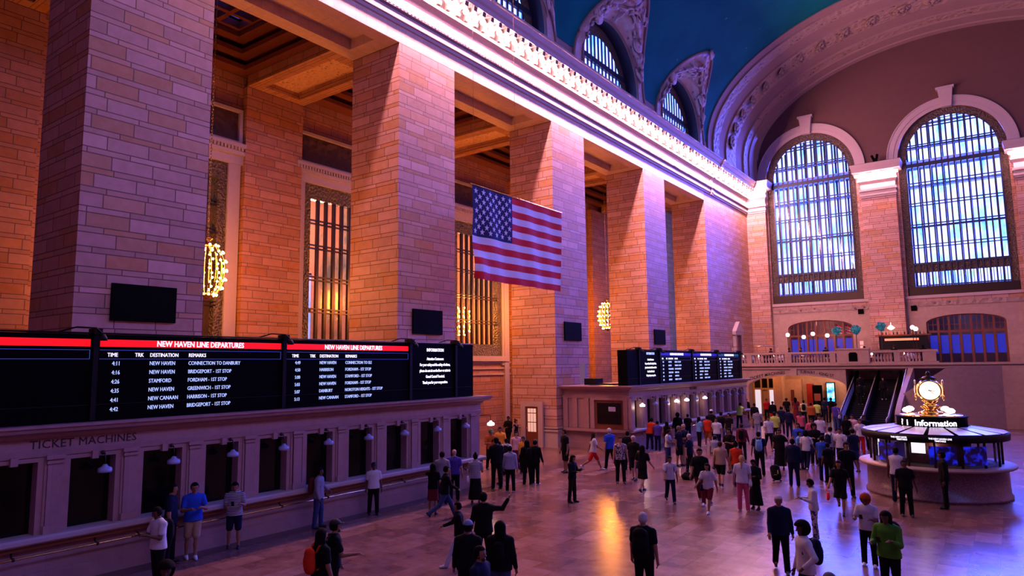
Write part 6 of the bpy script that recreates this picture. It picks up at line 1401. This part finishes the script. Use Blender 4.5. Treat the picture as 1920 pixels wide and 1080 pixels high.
for i, (x, y, lab) in enumerate(((-18.4, 66.9, 'person in dark clothes standing left of the leftmost globe lamp on the balcony'), (-16.9, 67.5, 'person in dark clothes standing between the two left globe lamps'), (-15.7, 66.8, 'person in dark clothes before the middle of the balcony arched window'), (-13.7, 67.3, 'person in dark clothes below the first teal plant on the balcony'), (-12.5, 66.6, 'person in dark clothes between the two left teal plants'), (-10.6, 67.8, 'person in dark clothes at the left end of the balcony bar'), (-8.2, 67.2, 'person in dark clothes at the middle of the balcony bar'), (-6.0, 66.4, 'person in dark clothes below the pair of globe lamps on the balcony'))):
    make_person(240+i, x, y, 1.8, random.uniform(0, 6), 'stand', random.choice(['short/k', 'long/k', 'short/b']), 'b', random.choice(['K/l', 'N/l', 'K/s', 'M/l']), 'K/p', 'K', '', lab, ZBAL, .03)
for i, (x, y, lab) in enumerate(((-10.0, 61.0, 'person in black highest on the left escalator'), (-9.85, 59.6, 'person in dark clothes second from the top of the left escalator'), (-8.3, 60.5, 'person in dark clothes high on the right escalator'))):
    make_person(220+i, x, y, 1.72, .1+math.pi*(i == 2), 'stand', 'short/k', 'b', 'K/l', 'K/p', 'W', '', lab, (y-55.9)*.39+.17, .03)
# luggage
sc = thing('suitcase', 'black wheeled suitcase with pale zip tags tilted on the floor', 'suitcase', (-8.35, 30.1, 0), rz=.6)
m = MB(); F = Field((-.4, -.4, 0), (.4, .4, .8), .016); F.cone((0, -.06, .20), (0, .10, .52), .15, .15, (1.35, .85), k=.02); F.cone((0, -.02, .2), (0, .14, .5), .13, .13, (1.5, .8), k=.02); F.to(m)
def kid(mb, name, mt, par): c = bpy.data.objects.new(name, mb.mesh(name, mt)); COL.objects.link(c); c.parent = par; return c
kid(m, 'case', cloth('K'), sc); kid(MB().tube([(-.1, .16, .6), (-.1, .34, 1.0), (.1, .34, 1.0), (.1, .16, .6)], .012, 6), 'pull_handle', M['blackmetal'], sc)
for sx in (-.14, .14): kid(MB().lathe((sx, -.10, .0), [(.02, .02), (.05, .03), (.05, .07), (.02, .08)], 10), 'wheel', M['blackmetal'], sc)
kid(MB().box(-.02, .02, -.235, -.225, .34, .5).box(-.16, -.04, -.235, -.225, .30, .315), 'zip_tag', mat('yellow_tag', (.6, .6, .08), .5), sc)
F = Field((-.4, -.4, -.05), (.4, .4, .5), .016); F.cone((-.15, 0, .12), (.15, 0, .12), .13, .12, (1, 1), k=.02); F.cone((-.1, 0, .25), (.1, 0, .25), .06, .06, k=.05); F.halfspace(lambda X, Y, Z: -Z+0*X+0*Y)
o = F.to(MB()).mesh('duffel_bag', cloth('K')); d = bpy.data.objects.new('duffel_bag', o); COL.objects.link(d); d.location = (-11.6, 28.6, 0); tag(d, 'dark bag on the floor at the feet of the grey haired man', 'bag')
kid(MB().tube([(-.12, .02, .25), (-.08, .02, .42), (.08, .02, .42), (.12, .02, .25)], .012, 6), 'handle', M['blackmetal'], d)
d.scale = (1, 1, 1)
